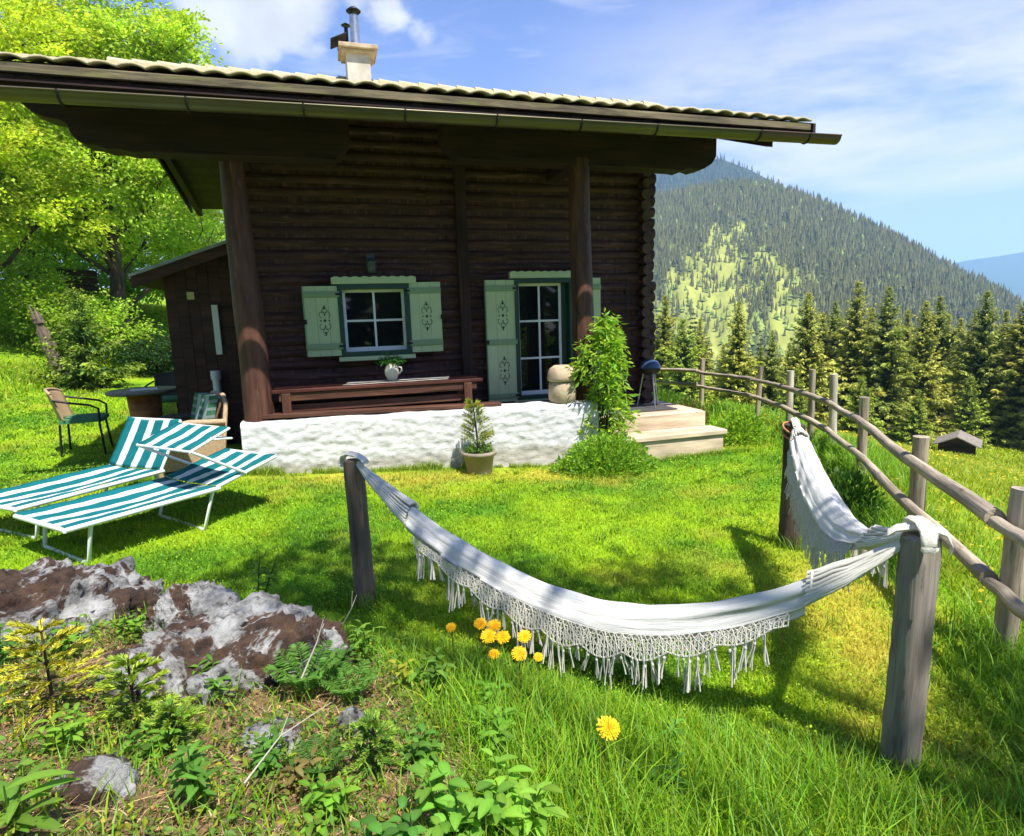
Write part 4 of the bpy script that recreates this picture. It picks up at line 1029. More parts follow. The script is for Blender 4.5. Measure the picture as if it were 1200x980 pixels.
        lo = np.array([(*(p3 - side * rr * 1.15), zP - .012), (*(p3 - side * rr * .85), zP + .012), (*(p3 - side * rr * .3), zP + .026), (*(p3 + side * rr * .4), zP + .030), (*(p3 + side * rr * .95), zP + .012), (*(p3 + side * rr * 1.18), zP - .035), (*(p3 + side * rr * 1.12), zP - .05)])
        aa = np.linspace(0, 2 * math.pi, 13); nn3 = np.array([nrm[0], nrm[1], 0])
        P = np.array([[q + nn3 * .027 * np.cos(a_) * (1 + .12 * math.sin(5 * a_ + k)) + (0, 0, .011 * np.sin(a_) + .003 * math.sin(7 * a_)) for a_ in aa] for k, q in enumerate(lo)])
        c.grid(P)
        c.build('cords', M['cord'], rt)
    return rt
hammock('white fringed hammock slung between the slim left post and the thick foreground post', PA, zA + .012, PB, zB + .012, .400, .060, .150, .872, 1, 1)
hammock('white fringed hammock slung between the far brown post and the thick foreground post', PC, zC + .01, PB, zB + .035, .650, .086, .085, .80, 1, 1)
mb = MB(); mb.tube([(1.985, 1.50, .945), (2.01, 1.53, .985), (2.035, 1.56, .965), (2.02, 1.60, .935)], .007, 6); mb.tube([(1.97, 1.535, .95), (2.03, 1.52, .975), (2.05, 1.585, .95)], .006, 6)
o = mb.build('rope', plain('blue_rope', (.05, .12, .20), (.30, .36, .42), 60, .8), loc=(2.0, 1.55, .95)); tag(o, 'short blue grey rope knotted on top of the thick foreground post', 'rope')
mb = MB(); 
for q in range(2): mb.tube([(3.42 + .085 * math.cos(a), 3.74 + .085 * math.sin(a), .80 + q * .05 + .04 * math.sin(a)) for a in np.linspace(0, 6.28, 16)], .008, 6)
o = mb.build('rope', plain('orange_rope', (.35, .12, .05), (.50, .22, .10), 60, .8), loc=(3.42, 3.74, .8)); tag(o, 'orange brown rope wound round the top of the far brown post', 'rope')

# ------------------------------------------------------------------ rail fence
fence = thing('rail_fence', 'weathered wooden post and double rail fence along the edge of the slope', 'fence', (5.6, 5.1, -.15))
FP = [(2.35, .55), (3.40, 2.12), (4.25, 3.35), (5.6, 5.1), (6.4, 6.3), (6.6, 6.9), (6.75, 7.5), (7.05, 8.6), (7.3, 10.6), (7.0, 12.2), (6.4, 15.0)]
FT = [.80, .80, .79, .80, .92, .93, .86, .84, .86, .86, .84]
U, Lw = [], []
for i, ((x, y), tz) in enumerate(zip(FP, FT)):
    z0 = gz(x, y); mb = MB(); lean = rng.normal(size=2) * .02
    n = 14; zz = np.linspace(z0 - .2, tz, 10); r_ = .056 if i < 4 else .050
    mb.tube(np.stack([x + lean[0] * (zz - z0), y + lean[1] * (zz - z0), zz], -1), r_ * (1 + .03 * rng.normal(size=10)), n, True, squash=.8 if i % 2 else 1.0)
    mb.build('post', M['pale_wood'] if i in (4, 6) else M['fence_wood'], fence)
RU = [.61, .615, .615, .56, .55, .58, .60, .61, .60, .59, .58]; RL = [.27, .275, .27, .195, .18, .23, .29, .32, .31, .30, .3]
def rail(rows, i0, i1, r):
    P = []
    for i in range(i0, i1 + 1):
        x, y = FP[i]; dx = np.array(FP[min(i + 1, len(FP) - 1)]) - np.array(FP[max(i - 1, 0)]); dx = dx / np.linalg.norm(dx); nn = np.array([-dx[1], dx[0]])
        P.append((x + nn[0] * .085, y + nn[1] * .085, rows[i]))
    P = np.array(P); a = P[0] + (P[1] - P[0]) / np.linalg.norm(P[1] - P[0]) * .03; b = P[-1] + (P[-1] - P[-2]) / np.linalg.norm(P[-1] - P[-2]) * .02; P = P[1:] if i0 else P; P = P if i0 else P
    P = np.concatenate([[a], P, [b]]); s = np.concatenate([[0], np.cumsum(np.linalg.norm(np.diff(P, axis=0), axis=1))]); m = 14
    q = np.linspace(0, s[-1], m); Q = np.stack([np.interp(q, s, P[:, k]) for k in range(3)], -1); Q[:, 2] += .010 * np.sin(q * 2.2 + i0) + .004 * rng.normal(size=m)
    mb = MB(); mb.tube(Q, np.linspace(r, r * .8, m) * (1 + .05 * rng.normal(size=m)), 12, True); mb.build('rail', M['fence_wood'], fence)
for rows, dz in ((RU, 0), (RL, 0)):
    rail(rows, 0, 1, .043); rail(rows, 1, 4, .046); rail(rows, 4, 7, .043); rail(rows, 7, 8, .040); rail(rows, 8, 10, .040)

# ------------------------------------------------------------------ rocks
def ico(n):
    import bmesh
    bm = bmesh.new(); bmesh.ops.create_icosphere(bm, subdivisions=n, radius=1.0)
    V = np.array([v.co[:] for v in bm.verts]); F = np.array([[v.index for v in f.verts] for f in bm.faces]); bm.free(); return V, F
ICO5 = ico(6); ICO4 = ico(4); ICO2 = ico(2)
def n3(V, s, seed): return (fbm(V[:, 0] * s + V[:, 2] * s * .7, V[:, 1] * s - V[:, 2] * s * .6, 4, seed) + fbm(V[:, 2] * s + 3.1, V[:, 0] * s * .8 - V[:, 1] * s * .9, 4, seed + 5)) * .5
def rock(label, c, rad, seed, big=True, rot=0.0, name='rock'):
    V, F = ICO5 if big else ICO4
    k = 1.04 + .40 * (n3(V, 1.3, seed) - .5) + .44 * (n3(V, 3.2, seed + 2) - .5) - .30 * np.clip(.10 - np.abs(n3(V, 3.0, seed + 9) - .5), 0, 1) * 3 + .26 * (np.abs(n3(V, 7, seed + 9) - .5) * 2 - .3) + .20 * (n3(V, 14, seed + 4) - .5) + .10 * (n3(V, 34, seed + 6) - .5)
    P = V * k[:, None]; P = np.sign(P) * np.abs(P) ** .92 * np.asarray(rad)
    ca, sa = math.cos(rot), math.sin(rot); P = np.stack([P[:, 0] * ca - P[:, 1] * sa, P[:, 0] * sa + P[:, 1] * ca, P[:, 2]], -1)
    mb = MB(); mb.add(P + np.asarray(c), [F], P + seed * 1.7, smooth=True)
    o = mb.build(name, M['rock'], loc=c); tag(o, label, 'rock'); return o
rock('large grey lichened boulder with brown moss at the left edge', (-1.60, 3.16, .18), (.74, .50, .50), 11, rot=.45)
rock('pitted grey limestone outcrop right of the large boulder', (-.56, 2.52, .24), (.47, .32, .34), 23, rot=.35)
rock('pale rounded stone at the right end of the limestone outcrop', (-.18, 2.60, .26), (.17, .15, .22), 35)
rock('small mossy stone standing behind the limestone outcrop', (-.70, 2.95, .34), (.21, .16, .25), 41)
rock('small grey stone half buried in the earth at the bottom left', (-.70, 1.72, .52), (.10, .08, .09), 52, False)
rock('little bluish grey stone lying in the weeds below the slim post', (.03, 2.42, .24), (.06, .045, .045), 63, False)
rock('low flat stone in the brown earth below the outcrop', (-.28, 1.95, .40), (.11, .08, .06), 74, False)
rock('pale stone chip in the earth beside the little green spruce', (-.02, 1.95, .40), (.05, .035, .06), 85, False)

# ------------------------------------------------------------------ loungers
def lounger(label, B, ang, flat, back, rise, zb, canopy):
    B = np.array(B, float); u = np.array([math.cos(R(ang)), math.sin(R(ang))]); w = np.array([-u[1], u[0]]); W = .74
    rt = thing('sun_lounger', label, 'sun lounger', (*(B + u * .8 + w * W / 2), gz(*(B + u * .8))), 'striped sun loungers on the lawn')
    def p(s, t, z): q = B + u * s + w * t; return np.array([q[0], q[1], z])
    gx = lambda s, t: gz(*(B + u * s + w * t)) + .005
    hb = np.array([math.cos(rise), math.sin(rise)]) * back
    f = MB()
    for t in (0, W): f.tube([p(0, t, zb), p(flat + .02, t, zb)], .019, 10)
    f.tube([p(0, 0, zb), p(0, W, zb)], .019, 10); f.build('frame', M['alu'], rt)
    f = MB()
    for t in (.012, W - .012): f.tube([p(flat, t, zb + .01), p(flat + hb[0], t, zb + .01 + hb[1])], .018, 10)
    f.tube([p(flat + hb[0], 0.01, zb + .01 + hb[1]), p(flat + hb[0], W - .01, zb + .01 + hb[1])], .018, 10)
    bf = f.build('back_frame', M['alu'], rt)
    m = MB()
    for s0, s1 in ((0.17, .13), (flat - .02, flat - .12)):
        m = MB(); zl = zb - .02
        m.tube([p(s0, .035, zl), p(s1, .045, gx(s1, .045)), p(s1, W - .045, gx(s1, W - .045)), p(s0, W - .035, zl)], .015, 8); m.build('leg', M['alu'], rt)
    def sheet(fn, ns, nt, sag):
        S = np.linspace(0, 1, ns); Tt = np.linspace(0, 1, nt); P = np.zeros((ns, nt, 3)); T = np.zeros((ns, nt, 3))
        for i, a in enumerate(S):
            for j, b in enumerate(Tt):
                P[i, j] = fn(a, b) - (0, 0, sag * math.sin(math.pi * b) * (.4 + .6 * math.sin(math.pi * a)) + .0035 * math.sin(9 * a + 5 * b) * math.sin(13 * b + 3 * a) + .0025 * math.sin(31 * a + 4 * b)); T[i, j] = (a, b, 0)
        mb = MB(); mb.grid(P, T); return mb
    sheet(lambda a, b: p(.0 + a * flat, .0 + b * W, zb + .022), 24, 19, .042).build('seat_cloth', M['lounger_stripe'], rt, solid=.004)
    sheet(lambda a, b: p(flat + hb[0] * a - .01 * rise, .005 + b * (W - .01), zb + .032 + hb[1] * a), 18, 19, .034).build('back_cloth', M['lounger_stripe'], rt, solid=.004)
    # sun shade on two arms at the head end
    (s0, z0), (s1, z1), arm = canopy
    f = MB()
    for t in (-.012, W + .012): f.tube([p(flat + hb[0] * arm, t, zb + .01 + hb[1] * arm), p(s0, t, z0)], .013, 8); f.tube([p(s0, t, z0), p(s1, t, z1)], .011, 8)
    for s, z in ((s0, z0), (s1, z1)): f.tube([p(s, -.012, z), p(s, W + .012, z)], .011, 8)
    cf_ = f.build('shade_frame', M['alu'], rt)
    sheet(lambda a, b: p(s0 + (s1 - s0) * a, b * W, z0 + .013 + (z1 - z0) * a), 8, 12, .015).build('shade_cloth', M['lounger_stripe'], cf_, solid=.004)
    return rt
lounger('teal and white striped lounger nearest the boulder with its back nearly flat', (-1.80, 4.60), 43, 1.12, .62, .22, .445, ((.92, .80), (1.28, .93), .45))
lounger('teal and white striped lounger farther from the boulder with its back raised steeply', (-2.36, 5.28), 50, 1.20, .50, 1.02, .46, ((1.72, .66), (2.02, .62), .85))

# ------------------------------------------------------------------ patio table and chairs
tz = gz(-2.66, 9.95)
t = thing('patio_table', 'round patio table with dark stone top on an orange wooden stump', 'table', (-2.66, 9.95, tz))
mb = MB(); mb.lathe([(0, tz - .02), (.215, tz - .02), (.205, tz + .3), (.225, tz + .655), (0, tz + .655)], (-2.66, 9.95, 0), 22, wob=.03); mb.build('stump', M['trunk_wood'], t)
mb = MB(); mb.lathe([(0, tz + .66), (.44, tz + .66), (.48, tz + .675), (.48, tz + .705), (.44, tz + .72), (0, tz + .72)], (-2.66, 9.95, 0), 32, wob=.02); mb.build('top', M['table_top'], t)
mb = MB(); mb.box((-2.60, 9.80, tz + .727), (.34, .24, .012), [[.97, -.24, 0], [.24, .97, 0], [0, 0, 1]]); o = mb.build('tray', M['plastic_white'], loc=(-2.60, 9.80, tz + .725), bevel=.003); tag(o, 'flat white tray lying on the round patio table', 'tray')
def patio_chair(label, pos, ang, back_m):
    x, y = pos; z = gz(x, y); rt = thing('wicker_chair', label, 'chair', (x, y, z), 'wicker chairs round the patio table')
    ca, sa = math.cos(R(ang)), math.sin(R(ang))
    def p(a, b, h): return np.array([x + a * ca - b * sa, y + a * sa + b * ca, z + h])     # a points forward
    for a, b in ((.22, -.22), (.22, .22), (-.20, -.21), (-.20, .21)):
        mb = MB(); mb.tube([p(a * 1.12, b * 1.12, 0), p(a, b, .42)], .014, 8); mb.build('leg', M['iron'], rt)
    S = np.linspace(-1, 1, 15); H = np.linspace(0, 1, 11)
    for nm, off, mat_ in (('backrest', 0, back_m),):
        P = np.array([[p(-.23 - .10 * h - .00 + .12 * s * s * .8, .25 * s * (1 + .12 * h), .46 + .40 * h - .05 * h * abs(s) ** 3) for h in H] for s in S])
        mb = MB(); mb.grid(P, np.array([[(h * 2, s, 0) for h in H] for s in S])); bk = mb.build(nm, mat_, rt, solid=.016)
        mb = MB(); mb.tube([p(-.23 - .10 + .096 * s * s, .25 * s * 1.12, .865 - .05 * abs(s) ** 3) for s in S], .018, 8); mb.build('back_rim', M['rattan_dark'] if back_m is M['rattan_dark'] else back_m, bk)
    for sd in (-1, 1):
        mb = MB(); mb.tube([p(-.22, .29 * sd, .74), p(-.05, .31 * sd, .70), p(.16, .30 * sd, .655), p(.24, .27 * sd, .60), p(.23, .245 * sd, .42)], .014, 8); mb.build('armrest', M['iron'], rt)
    mb = MB()
    P = np.array([[p(-.20 + .46 * a, .245 * b, .475 + .035 * (1 - abs(b) ** 4) * (1 - (2 * a - 1) ** 6)) for b in np.linspace(-1, 1, 13)] for a in np.linspace(0, 1, 11)])
    mb.grid(P); Q = P.copy(); Q[..., 2] = z + .43; mb.grid(Q[::-1]); 
    for E_, F_ in ((P[0], Q[0]), (Q[-1], P[-1]), (Q[:, 0], P[:, 0]), (P[:, -1], Q[:, -1])): mb.grid(np.stack([F_, E_], 0))
    mb.build('cushion', M['cushion'], rt)
    return rt
M['rattan_tan'] = plain('tan_rattan', (.30, .19, .10), (.52, .37, .22), 50, .7, bumps=.9, bscale=110)
patio_chair('tan wicker chair with a green cushion at the left of the patio table', (-3.14, 9.0), 8, M['rattan_tan'])
patio_chair('dark wicker chair behind the patio table against the shed', (-2.55, 10.85), -100, M['rattan_dark'])
# wicker sofa with plaid cushions
sx, sy = -1.72, 7.72; sz = gz(sx, sy)
t = thing('wicker_sofa', 'wicker garden armchair with green plaid cushions beside the cabin pillar', 'armchair', (sx, sy, sz))
ca, sa = math.cos(R(205)), math.sin(R(205))
def sp(a, b, h): return np.array([sx + a * ca - b * sa, sy + a * sa + b * ca, sz + h])
Rm = [[ca, -sa, 0], [sa, ca, 0], [0, 0, 1]]
mb = MB(); mb.box(sp(0, 0, .20), (.62, .62, .30), Rm); mb.build('base', M['rattan_dark'], t, bevel=.03)
mb = MB(); mb.tube([sp(-.34, -.33, .2), sp(-.42, -.34, .78), sp(-.44, -.2, .86), sp(-.44, .2, .86), sp(-.42, .34, .78), sp(-.34, .33, .2)], .026, 10)
P = np.array([[sp(-.33 - .10 * h, .32 * s, .3 + .52 * h) for h in np.linspace(0, 1, 6)] for s in np.linspace(-1, 1, 8)]); mb.grid(P); mb.build('backrest', M['rattan_tan'], t)
for sd in (-1, 1):
    mb = MB(); mb.tube([sp(-.38, .35 * sd, .56), sp(0, .38 * sd, .60), sp(.27, .37 * sd, .56), sp(.33, .36 * sd, .40), sp(.32, .35 * sd, .02)], .035, 10)
    mb.grid(np.array([[sp(a, .355 * sd, h) for h in (.08, .3, .57)] for a in np.linspace(-.36, .29, 8)])); mb.build('armrest', M['rattan_tan'] if sd > 0 else M['rattan_dark'], t)
def pad(fn, name):
    P = np.array([[fn(a, b, 1) for b in np.linspace(0, 1, 12)] for a in np.linspace(0, 1, 10)]); Q = np.array([[fn(a, b, 0) for b in np.linspace(0, 1, 12)] for a in np.linspace(0, 1, 10)])
    T = np.array([[(a, b, 0) for b in np.linspace(0, 1, 12)] for a in np.linspace(0, 1, 10)])
    mb = MB(); mb.grid(P, T); mb.grid(Q[::-1], T[::-1])
    for E_, F_, TT in ((P[0], Q[0], T[0]), (Q[-1], P[-1], T[-1]), (Q[:, 0], P[:, 0], T[:, 0]), (P[:, -1], Q[:, -1], T[:, -1])): mb.grid(np.stack([F_, E_], 0), np.stack([TT, TT], 0))
    mb.build(name, M['plaid'], t)
pad(lambda a, b, k: sp(-.30 + .60 * a, -.31 + .62 * b, .36 + k * (.09 + .02 * math.sin(math.pi * b))), 'seat_cushion')
pad(lambda a, b, k: sp(-.26 - .10 * a + k * .10, -.30 + .60 * b, .47 + .40 * a), 'back_cushion')

# ------------------------------------------------------------------ plants by the cabin
def shrub(name, label, cat, c, rad, n, L, cols, aspect=.4, D=(0, 0, .8), stems=14, flat=.2, parts=True):
    c = np.array(c, float); rt = thing(name, label, cat, c)
    d = rng.normal(size=(n, 3)); d[:, 2] = np.abs(d[:, 2]); d /= np.linalg.norm(d, axis=1)[:, None]; q = rng.random((n, 1)) ** .35
    q = q * (.72 + .5 * n3(d * 1.0 + c[0], 2.2, 7)[:, None])
    P = c + d * q * np.asarray(rad); col = np.asarray(cols)[rng.integers(0, len(cols), n)]
    mb = MB(); leaf_quads(mb, P, rng.uniform(.6, 1.2, n) * L, aspect, jitter(col, .6, 1.35), flat, D=d * .6 + np.asarray(D)); mb.build('foliage', M['leaf'], rt)
    mb = MB()
    for k in range(stems):
        dd = d[k] * rad * .8; mb.tube([c + dd * (.1, .1, 0), c + dd * (.5, .5, .55), c + dd], [.006, .005, .002], 5, col=(.08, .11, .03))
    mb.build('stem', M['leaf'], rt); return rt
# climbing shrub in front of the right pillar
cx0, cy0 = 3.32, 6.92; cz0 = gz(cx0, cy0)
t = thing('climbing_shrub', 'tall bright green leafy shrub growing up in front of the right pillar', 'shrub', (cx0, cy0, cz0))
mb = MB(); n = 0
for k in range(9):
    a = rng.uniform(0, 6.28); h = rng.uniform(1.0, 1.75); o_ = rng.uniform(.03, .13)
    zz = np.linspace(0, h, 8); mb.tube(np.stack([cx0 + o_ * np.cos(a + zz) * (.3 + zz), cy0 + o_ * .6 * np.sin(a + zz), cz0 + zz], -1), np.linspace(.012, .004, 8), 6, col=(.07, .075, .03))
mb.build('stem', M['leaf'], t)
nc = 92; hc = rng.random(nc) ** .9; ac = rng.uniform(0, 6.28, nc); wc = (.10 + .17 * np.sin(math.pi * np.clip(hc * .85 + .12, 0, 1))) * rng.uniform(.25, 1.35, nc) * np.where(hc > .88, 1 - (hc - .88) * 5, 1)
C0_ = np.stack([cx0 + .03 * np.sin(hc * 7) + wc * np.cos(ac), cy0 + wc * .8 * np.sin(ac), cz0 + .12 + hc * 1.70], -1)
ii = np.repeat(np.arange(nc), 36); n = len(ii); off = rng.normal(size=(n, 3)) * (.055, .055, .065); P = C0_[ii] + off; P[:, 2] -= np.abs(off[:, 0]) * .5
a = ac[ii] + rng.normal(size=n) * .9; D = np.stack([np.cos(a), np.sin(a), rng.uniform(-.9, .25, n)], -1)
mb = MB(); leaf_quads(mb, P, rng.uniform(.06, .14, n), .30, jitter(np.array([(.28, .45, .035), (.38, .52, .05), (.16, .33, .03)])[rng.integers(0, 3, n)], .7, 1.3), .1, D=D); mb.build('foliage', M['leaf'], t)
shrub('low_shrub', 'low dense green shrub at the foot of the tall leafy shrub', 'shrub', (3.14, 6.50, gz(3.14, 6.5)), (.68, .40, .44), 4800, .06, [(.22, .40, .035), (.32, .50, .05), (.12, .27, .025)], .46, D=(0, 0, .35))
shrub('low_shrub', 'rounded light green shrub beside the wooden steps at the fence side', 'shrub', (5.66, 7.25, gz(5.66, 7.25)), (.44, .36, .56), 3000, .06, [(.28, .46, .04), (.38, .55, .05), (.15, .30, .025)], .46, D=(0, 0, .35))
shrub('low_shrub', 'small reddish leaved shrub between the deck edge and the fence', 'shrub', (5.85, 8.9, gz(5.85, 8.9)), (.40, .36, .44), 1300, .075, [(.12, .22, .025), (.22, .13, .05), (.15, .22, .03)], .4)
shrub('low_shrub', 'leafy green weeds at the house end of the fence', 'shrub', (6.2, 10.6, gz(6.2, 10.6)), (.75, .9, .42), 2200, .09, [(.10, .21, .022), (.15, .26, .03)], .4)
shrub('nettle_clump', 'dark green nettle clump by the rails behind the far hammock', 'weeds', (4.55, 4.35, gz(4.55, 4.35)), (.30, .42, .40), 2000, .06, [(.05, .13, .02), (.09, .19, .025)], .45)
# potted conifer
px_, py_ = 1.60, 6.72; pz = gz(px_, py_) - .01; c = (px_, py_, 0)
t = thing('potted_conifer', 'young conifer in a beige grey flowerpot standing against the white wall', 'potted plant', (px_, py_, pz))
mb = MB(); mb.lathe([(0, pz), (.135, pz), (.145, pz + .02), (.180, pz + .24), (.205, pz + .245), (.212, pz + .265), (.208, pz + .29), (.188, pz + .292), (.18, pz + .25), (0, pz + .25)], c, 28); mb.build('pot', M['pot'], t)
mb = MB(); mb.lathe([(.181, pz + .262), (.1, pz + .275), (0, pz + .28)], c, 14, wob=.05); mb.build('soil', M['soil'], t)
mb = MB(); mb.tube([(px_, py_, pz + .25), (px_ - .02, py_, pz + .55), (px_ - .05, py_, pz + .92)], [.017, .011, .004], 7); mb.build('trunk', M['bark'], t)
mb = MB()
for k in range(120):
    h = rng.random() ** 1.1; L_ = .155 * (1 - h) ** .55 + .03; a = rng.uniform(0, 6.28); b0 = np.array((px_ - .05 * h ** 1.4, py_, pz + .30 + h * .58)); dr = np.array((math.cos(a), math.sin(a), .55)); 
    for f in np.linspace(.25, 1, 5):
        q = b0 + dr * L_ * f; m_ = 9; leaf_quads(mb, np.tile(q, (m_, 1)), rng.uniform(.025, .05, m_), .12, jitter(np.tile((.34, .38, .04) if f > .6 else (.16, .25, .03), (m_, 1)), .6, 1.3), .0, D=np.tile(dr, (m_, 1)))
n = 500; a = rng.uniform(0, 6.28, n); q = rng.random(n) ** .5 * .17
leaf_quads(mb, np.stack([px_ + np.cos(a) * q, py_ + np.sin(a) * q, pz + .27 + rng.random(n) * .09], -1), rng.uniform(.03, .06, n), .3, jitter(np.tile((.10, .20, .025), (n, 1)), .6, 1.4), .2)
mb.build('foliage', M['needle'], t)
# ------------------------------------------------------------------ foreground plants
def dandelion(label, x, y, h, tilt, r, budded=False):
    z = gz(x, y) - .01; rt = thing('dandelion', label, 'flower', (x, y, z), 'dandelions on the mound')
    top = np.array((x + tilt[0], y + tilt[1], z + h))
    mb = MB(); mb.tube([(x, y, z), (x + tilt[0] * .35, y + tilt[1] * .35, z + h * .5), top], [.004, .0035, .003], 6, col=(.22, .20, .06) if not budded else (.1, .2, .03)); 
    mb.lathe([(0, -.016), (.007, -.012), (.008, -.002), (.004, .002)], top, 8, col=(.10, .2, .03)); mb.build('stem', M['leaf'], rt)
    nrm = np.array([tilt[0] * 2 - .15, tilt[1] * 2 - .55, 1.0]); nrm /= np.linalg.norm(nrm); s1 = np.cross(nrm, (0, 0, 1.) if abs(nrm[2]) < .9 else (1., 0, 0)); s1 /= np.linalg.norm(s1); s2 = np.cross(nrm, s1)
    mb = MB()
    for ring, (k, rr, up) in enumerate(((26, 1.0, .10), (24, .86, .32), (20, .66, .55), (14, .42, .75), (8, .2, .9))):
        a = np.arange(k) * 2 * math.pi / k + ring * .3 + rng.normal(size=k) * .06
        dd = np.cos(a)[:, None] * s1 + np.sin(a)[:, None] * s2 + nrm * up * .9
        c = np.array((.86, .53, .008)) if ring < 3 else np.array((.84, .42, .006))
        dn = dd / np.linalg.norm(dd, axis=1)[:, None]; L_ = r * rr * rng.uniform(.88, 1.08, (k, 1)) * (1 + .15 * up); sd = np.cross(dn, nrm); sd /= np.linalg.norm(sd, axis=1)[:, None] + 1e-9; w = r * .105
        b0 = top + dn * r * .05
        V = np.stack([b0 - sd * w * .5, b0 + sd * w * .5, b0 + dn * L_ + sd * w * .7, b0 + dn * L_ * 1.03, b0 + dn * L_ - sd * w * .7], 1)
        mb.add(V.reshape(-1, 3), [(np.arange(k) * 5)[:, None] + np.arange(5)], None, np.repeat(jitter(np.tile(c, (k, 1)), .85, 1.12), 5, 0))
    mb.build('flower_head', M['petal'], rt)
    mb = MB()
    for k in range(6):
        a = k * 1.05 + rng.uniform(0, .6); d = np.array((math.cos(a), math.sin(a), .55)); L_ = rng.uniform(.08, .13); s = np.array((-math.sin(a), math.cos(a), 0))
        ts = np.linspace(0, 1, 9); ctr = np.array((x, y, z + .01)) + np.stack([d[0] * ts, d[1] * ts, d[2] * ts * (1 - .55 * ts)], -1) * L_
        w = .013 * (np.sin(ts * 2.6) + .1) * (1 - .45 * (np.arange(9) % 2)); mb.grid(np.stack([ctr - s * w[:, None], ctr + s * w[:, None]], 1), None, np.tile((.06, .15, .02), (9, 2, 1)))
    mb.build('leaves', M['leaf'], rt)
for lab, x, y, h, tl, r in (('lone bright dandelion on a bent stem in the front right grass', .79, 1.70, .20, (.028, -.01), .026),
        ('topmost dandelion of the cluster under the white fringe', .62, 2.72, .235, (0, 0), .021), ('dandelion at the upper right of the cluster under the fringe', .675, 2.70, .225, (.01, .0), .022),
        ('dandelion in the middle of the cluster under the fringe', .63, 2.62, .21, (.0, -.01), .024), ('broad dandelion right of the middle one in the cluster', .70, 2.62, .205, (.005, 0), .023),
        ('dandelion standing apart at the right of the cluster', .80, 2.60, .205, (.01, .0), .022), ('low dandelion below the one at the right of the cluster', .745, 2.49, .175, (.0, -.01), .023),
        ('small low dandelion under the middle of the cluster', .63, 2.47, .16, (-.01, 0), .016), ('half open orange dandelion left of the cluster', .47, 2.66, .215, (-.01, .0), .016), ('little dandelion at the lower right edge of the cluster', .82, 2.46, .17, (.01, -.005), .015)):
    dandelion(lab, x, y, h, tl, r * 1.5)

def leafy_plant(name, label, x, y, h, nst, L, asp, col, spread=.12, lean=(0, 0), per=9, z=None):
    z = gz(x, y) - .01 if z is None else z; rt = thing(name, label, 'plant', (x, y, z))
    st = MB(); lf = MB()
    for k in range(nst):
        a = rng.uniform(0, 6.28); e = rng.uniform(.2, 1) * spread; hh = h * rng.uniform(.65, 1.05)
        tip = np.array((x + math.cos(a) * e + lean[0], y + math.sin(a) * e + lean[1], z + hh)); b0 = np.array((x + math.cos(a) * .015, y + math.sin(a) * .015, z)); mid = (b0 + tip) / 2 + (0, 0, hh * .08)
        st.tube([b0, mid, tip], [.0036, .003, .0018], 5, col=np.array(col) * .7)
        for j in range(per):
            f = .25 + .75 * (j + .5) / per; p = b0 * (1 - f) ** 2 + 2 * f * (1 - f) * mid + f * f * tip; aa = j * 2.4 + a; LL = L * rng.uniform(.65, 1.15) * (1.1 - .35 * abs(f - .6))
            d = np.array((math.cos(aa), math.sin(aa), rng.uniform(.15, .75))); d /= np.linalg.norm(d); s = np.cross((0, 0, 1.), d); s /= np.linalg.norm(s); up = np.cross(d, s)
            ts = np.linspace(0, 1, 8); droop = -.35 * ts ** 2 * LL; ctr = p + d * (ts * LL)[:, None]; ctr[:, 2] += droop; w = LL * asp * .5 * np.sin(math.pi * np.clip(ts * .93 + .03, 0, 1)) ** .85
            c = np.array(col) * rng.uniform(.7, 1.3) * rng.uniform(.92, 1.08, 3); g = np.stack([ctr - s * w[:, None] + up * (w * .35)[:, None], ctr, ctr + s * w[:, None] + up * (w * .35)[:, None]], 1)
            C = np.tile(c, (8, 3, 1)); C[:, 1] *= 1.25; lf.grid(g, None, C)
    st.build('stem', M['leaf'], rt); lf.build('leaves', M['leaf'], rt); return rt
leafy_plant('broadleaf_plant', 'bushy plant with oval green leaves at the bottom centre', .21, 1.36, .20, 11, .062, .48, (.16, .33, .04), .14)
leafy_plant('broadleaf_plant', 'tall plant with pointed light green leaves right of the bottom centre', .40, 1.40, .22, 11, .072, .34, (.20, .37, .04), .13)
leafy_plant('broadleaf_plant', 'low plant with rounded dark green leaves at the bottom edge', .05, 1.30, .12, 8, .055, .56, (.09, .23, .035), .12)
leafy_plant('broadleaf_plant', 'upright plant with narrow leaves in the brown earth at lower left', -.42, 1.62, .20, 5, .06, .30, (.10, .23, .03), .07)
leafy_plant('broadleaf_plant', 'pale green broad blades in the bottom left corner', -.80, 1.52, .15, 4, .12, .24, (.13, .25, .03), .06, per=4)
leafy_plant('broadleaf_plant', 'small leafy weed with blunt leaves under the middle seedling', -.30, 1.78, .15, 5, .05, .42, (.09, .21, .03), .09)
leafy_plant('broadleaf_plant', 'weed with lobed leaves among the grass below the slim post', .30, 2.30, .15, 6, .055, .5, (.12, .23, .03), .10)
leafy_plant('broadleaf_plant', 'yellowish weed between the slim post and the dandelions', .19, 2.30, .14, 4, .04, .55, (.30, .33, .03), .06, per=6)
leafy_plant('broadleaf_plant', 'tall thin stemmed plant on the lawn edge behind the stones', -.52, 3.55, .42, 5, .055, .42, (.09, .20, .03), .16, per=12)
leafy_plant('broadleaf_plant', 'dark leafy weed at the right end of the stones', -.08, 2.38, .17, 6, .055, .36, (.075, .18, .03), .12)
leafy_plant('broadleaf_plant', 'green weed on the moss right of the little spruce', .20, 1.75, .12, 5, .05, .45, (.10, .22, .03), .08)
leafy_plant('broadleaf_plant', 'broad leaved weed in the front right grass beside the lone dandelion', .98, 1.62, .14, 6, .06, .38, (.085, .20, .025), .09)
leafy_plant('broadleaf_plant', 'grassy leaved weed at the left of the big boulder foot', -1.30, 2.55, .22, 6, .07, .3, (.09, .2, .03), .12)

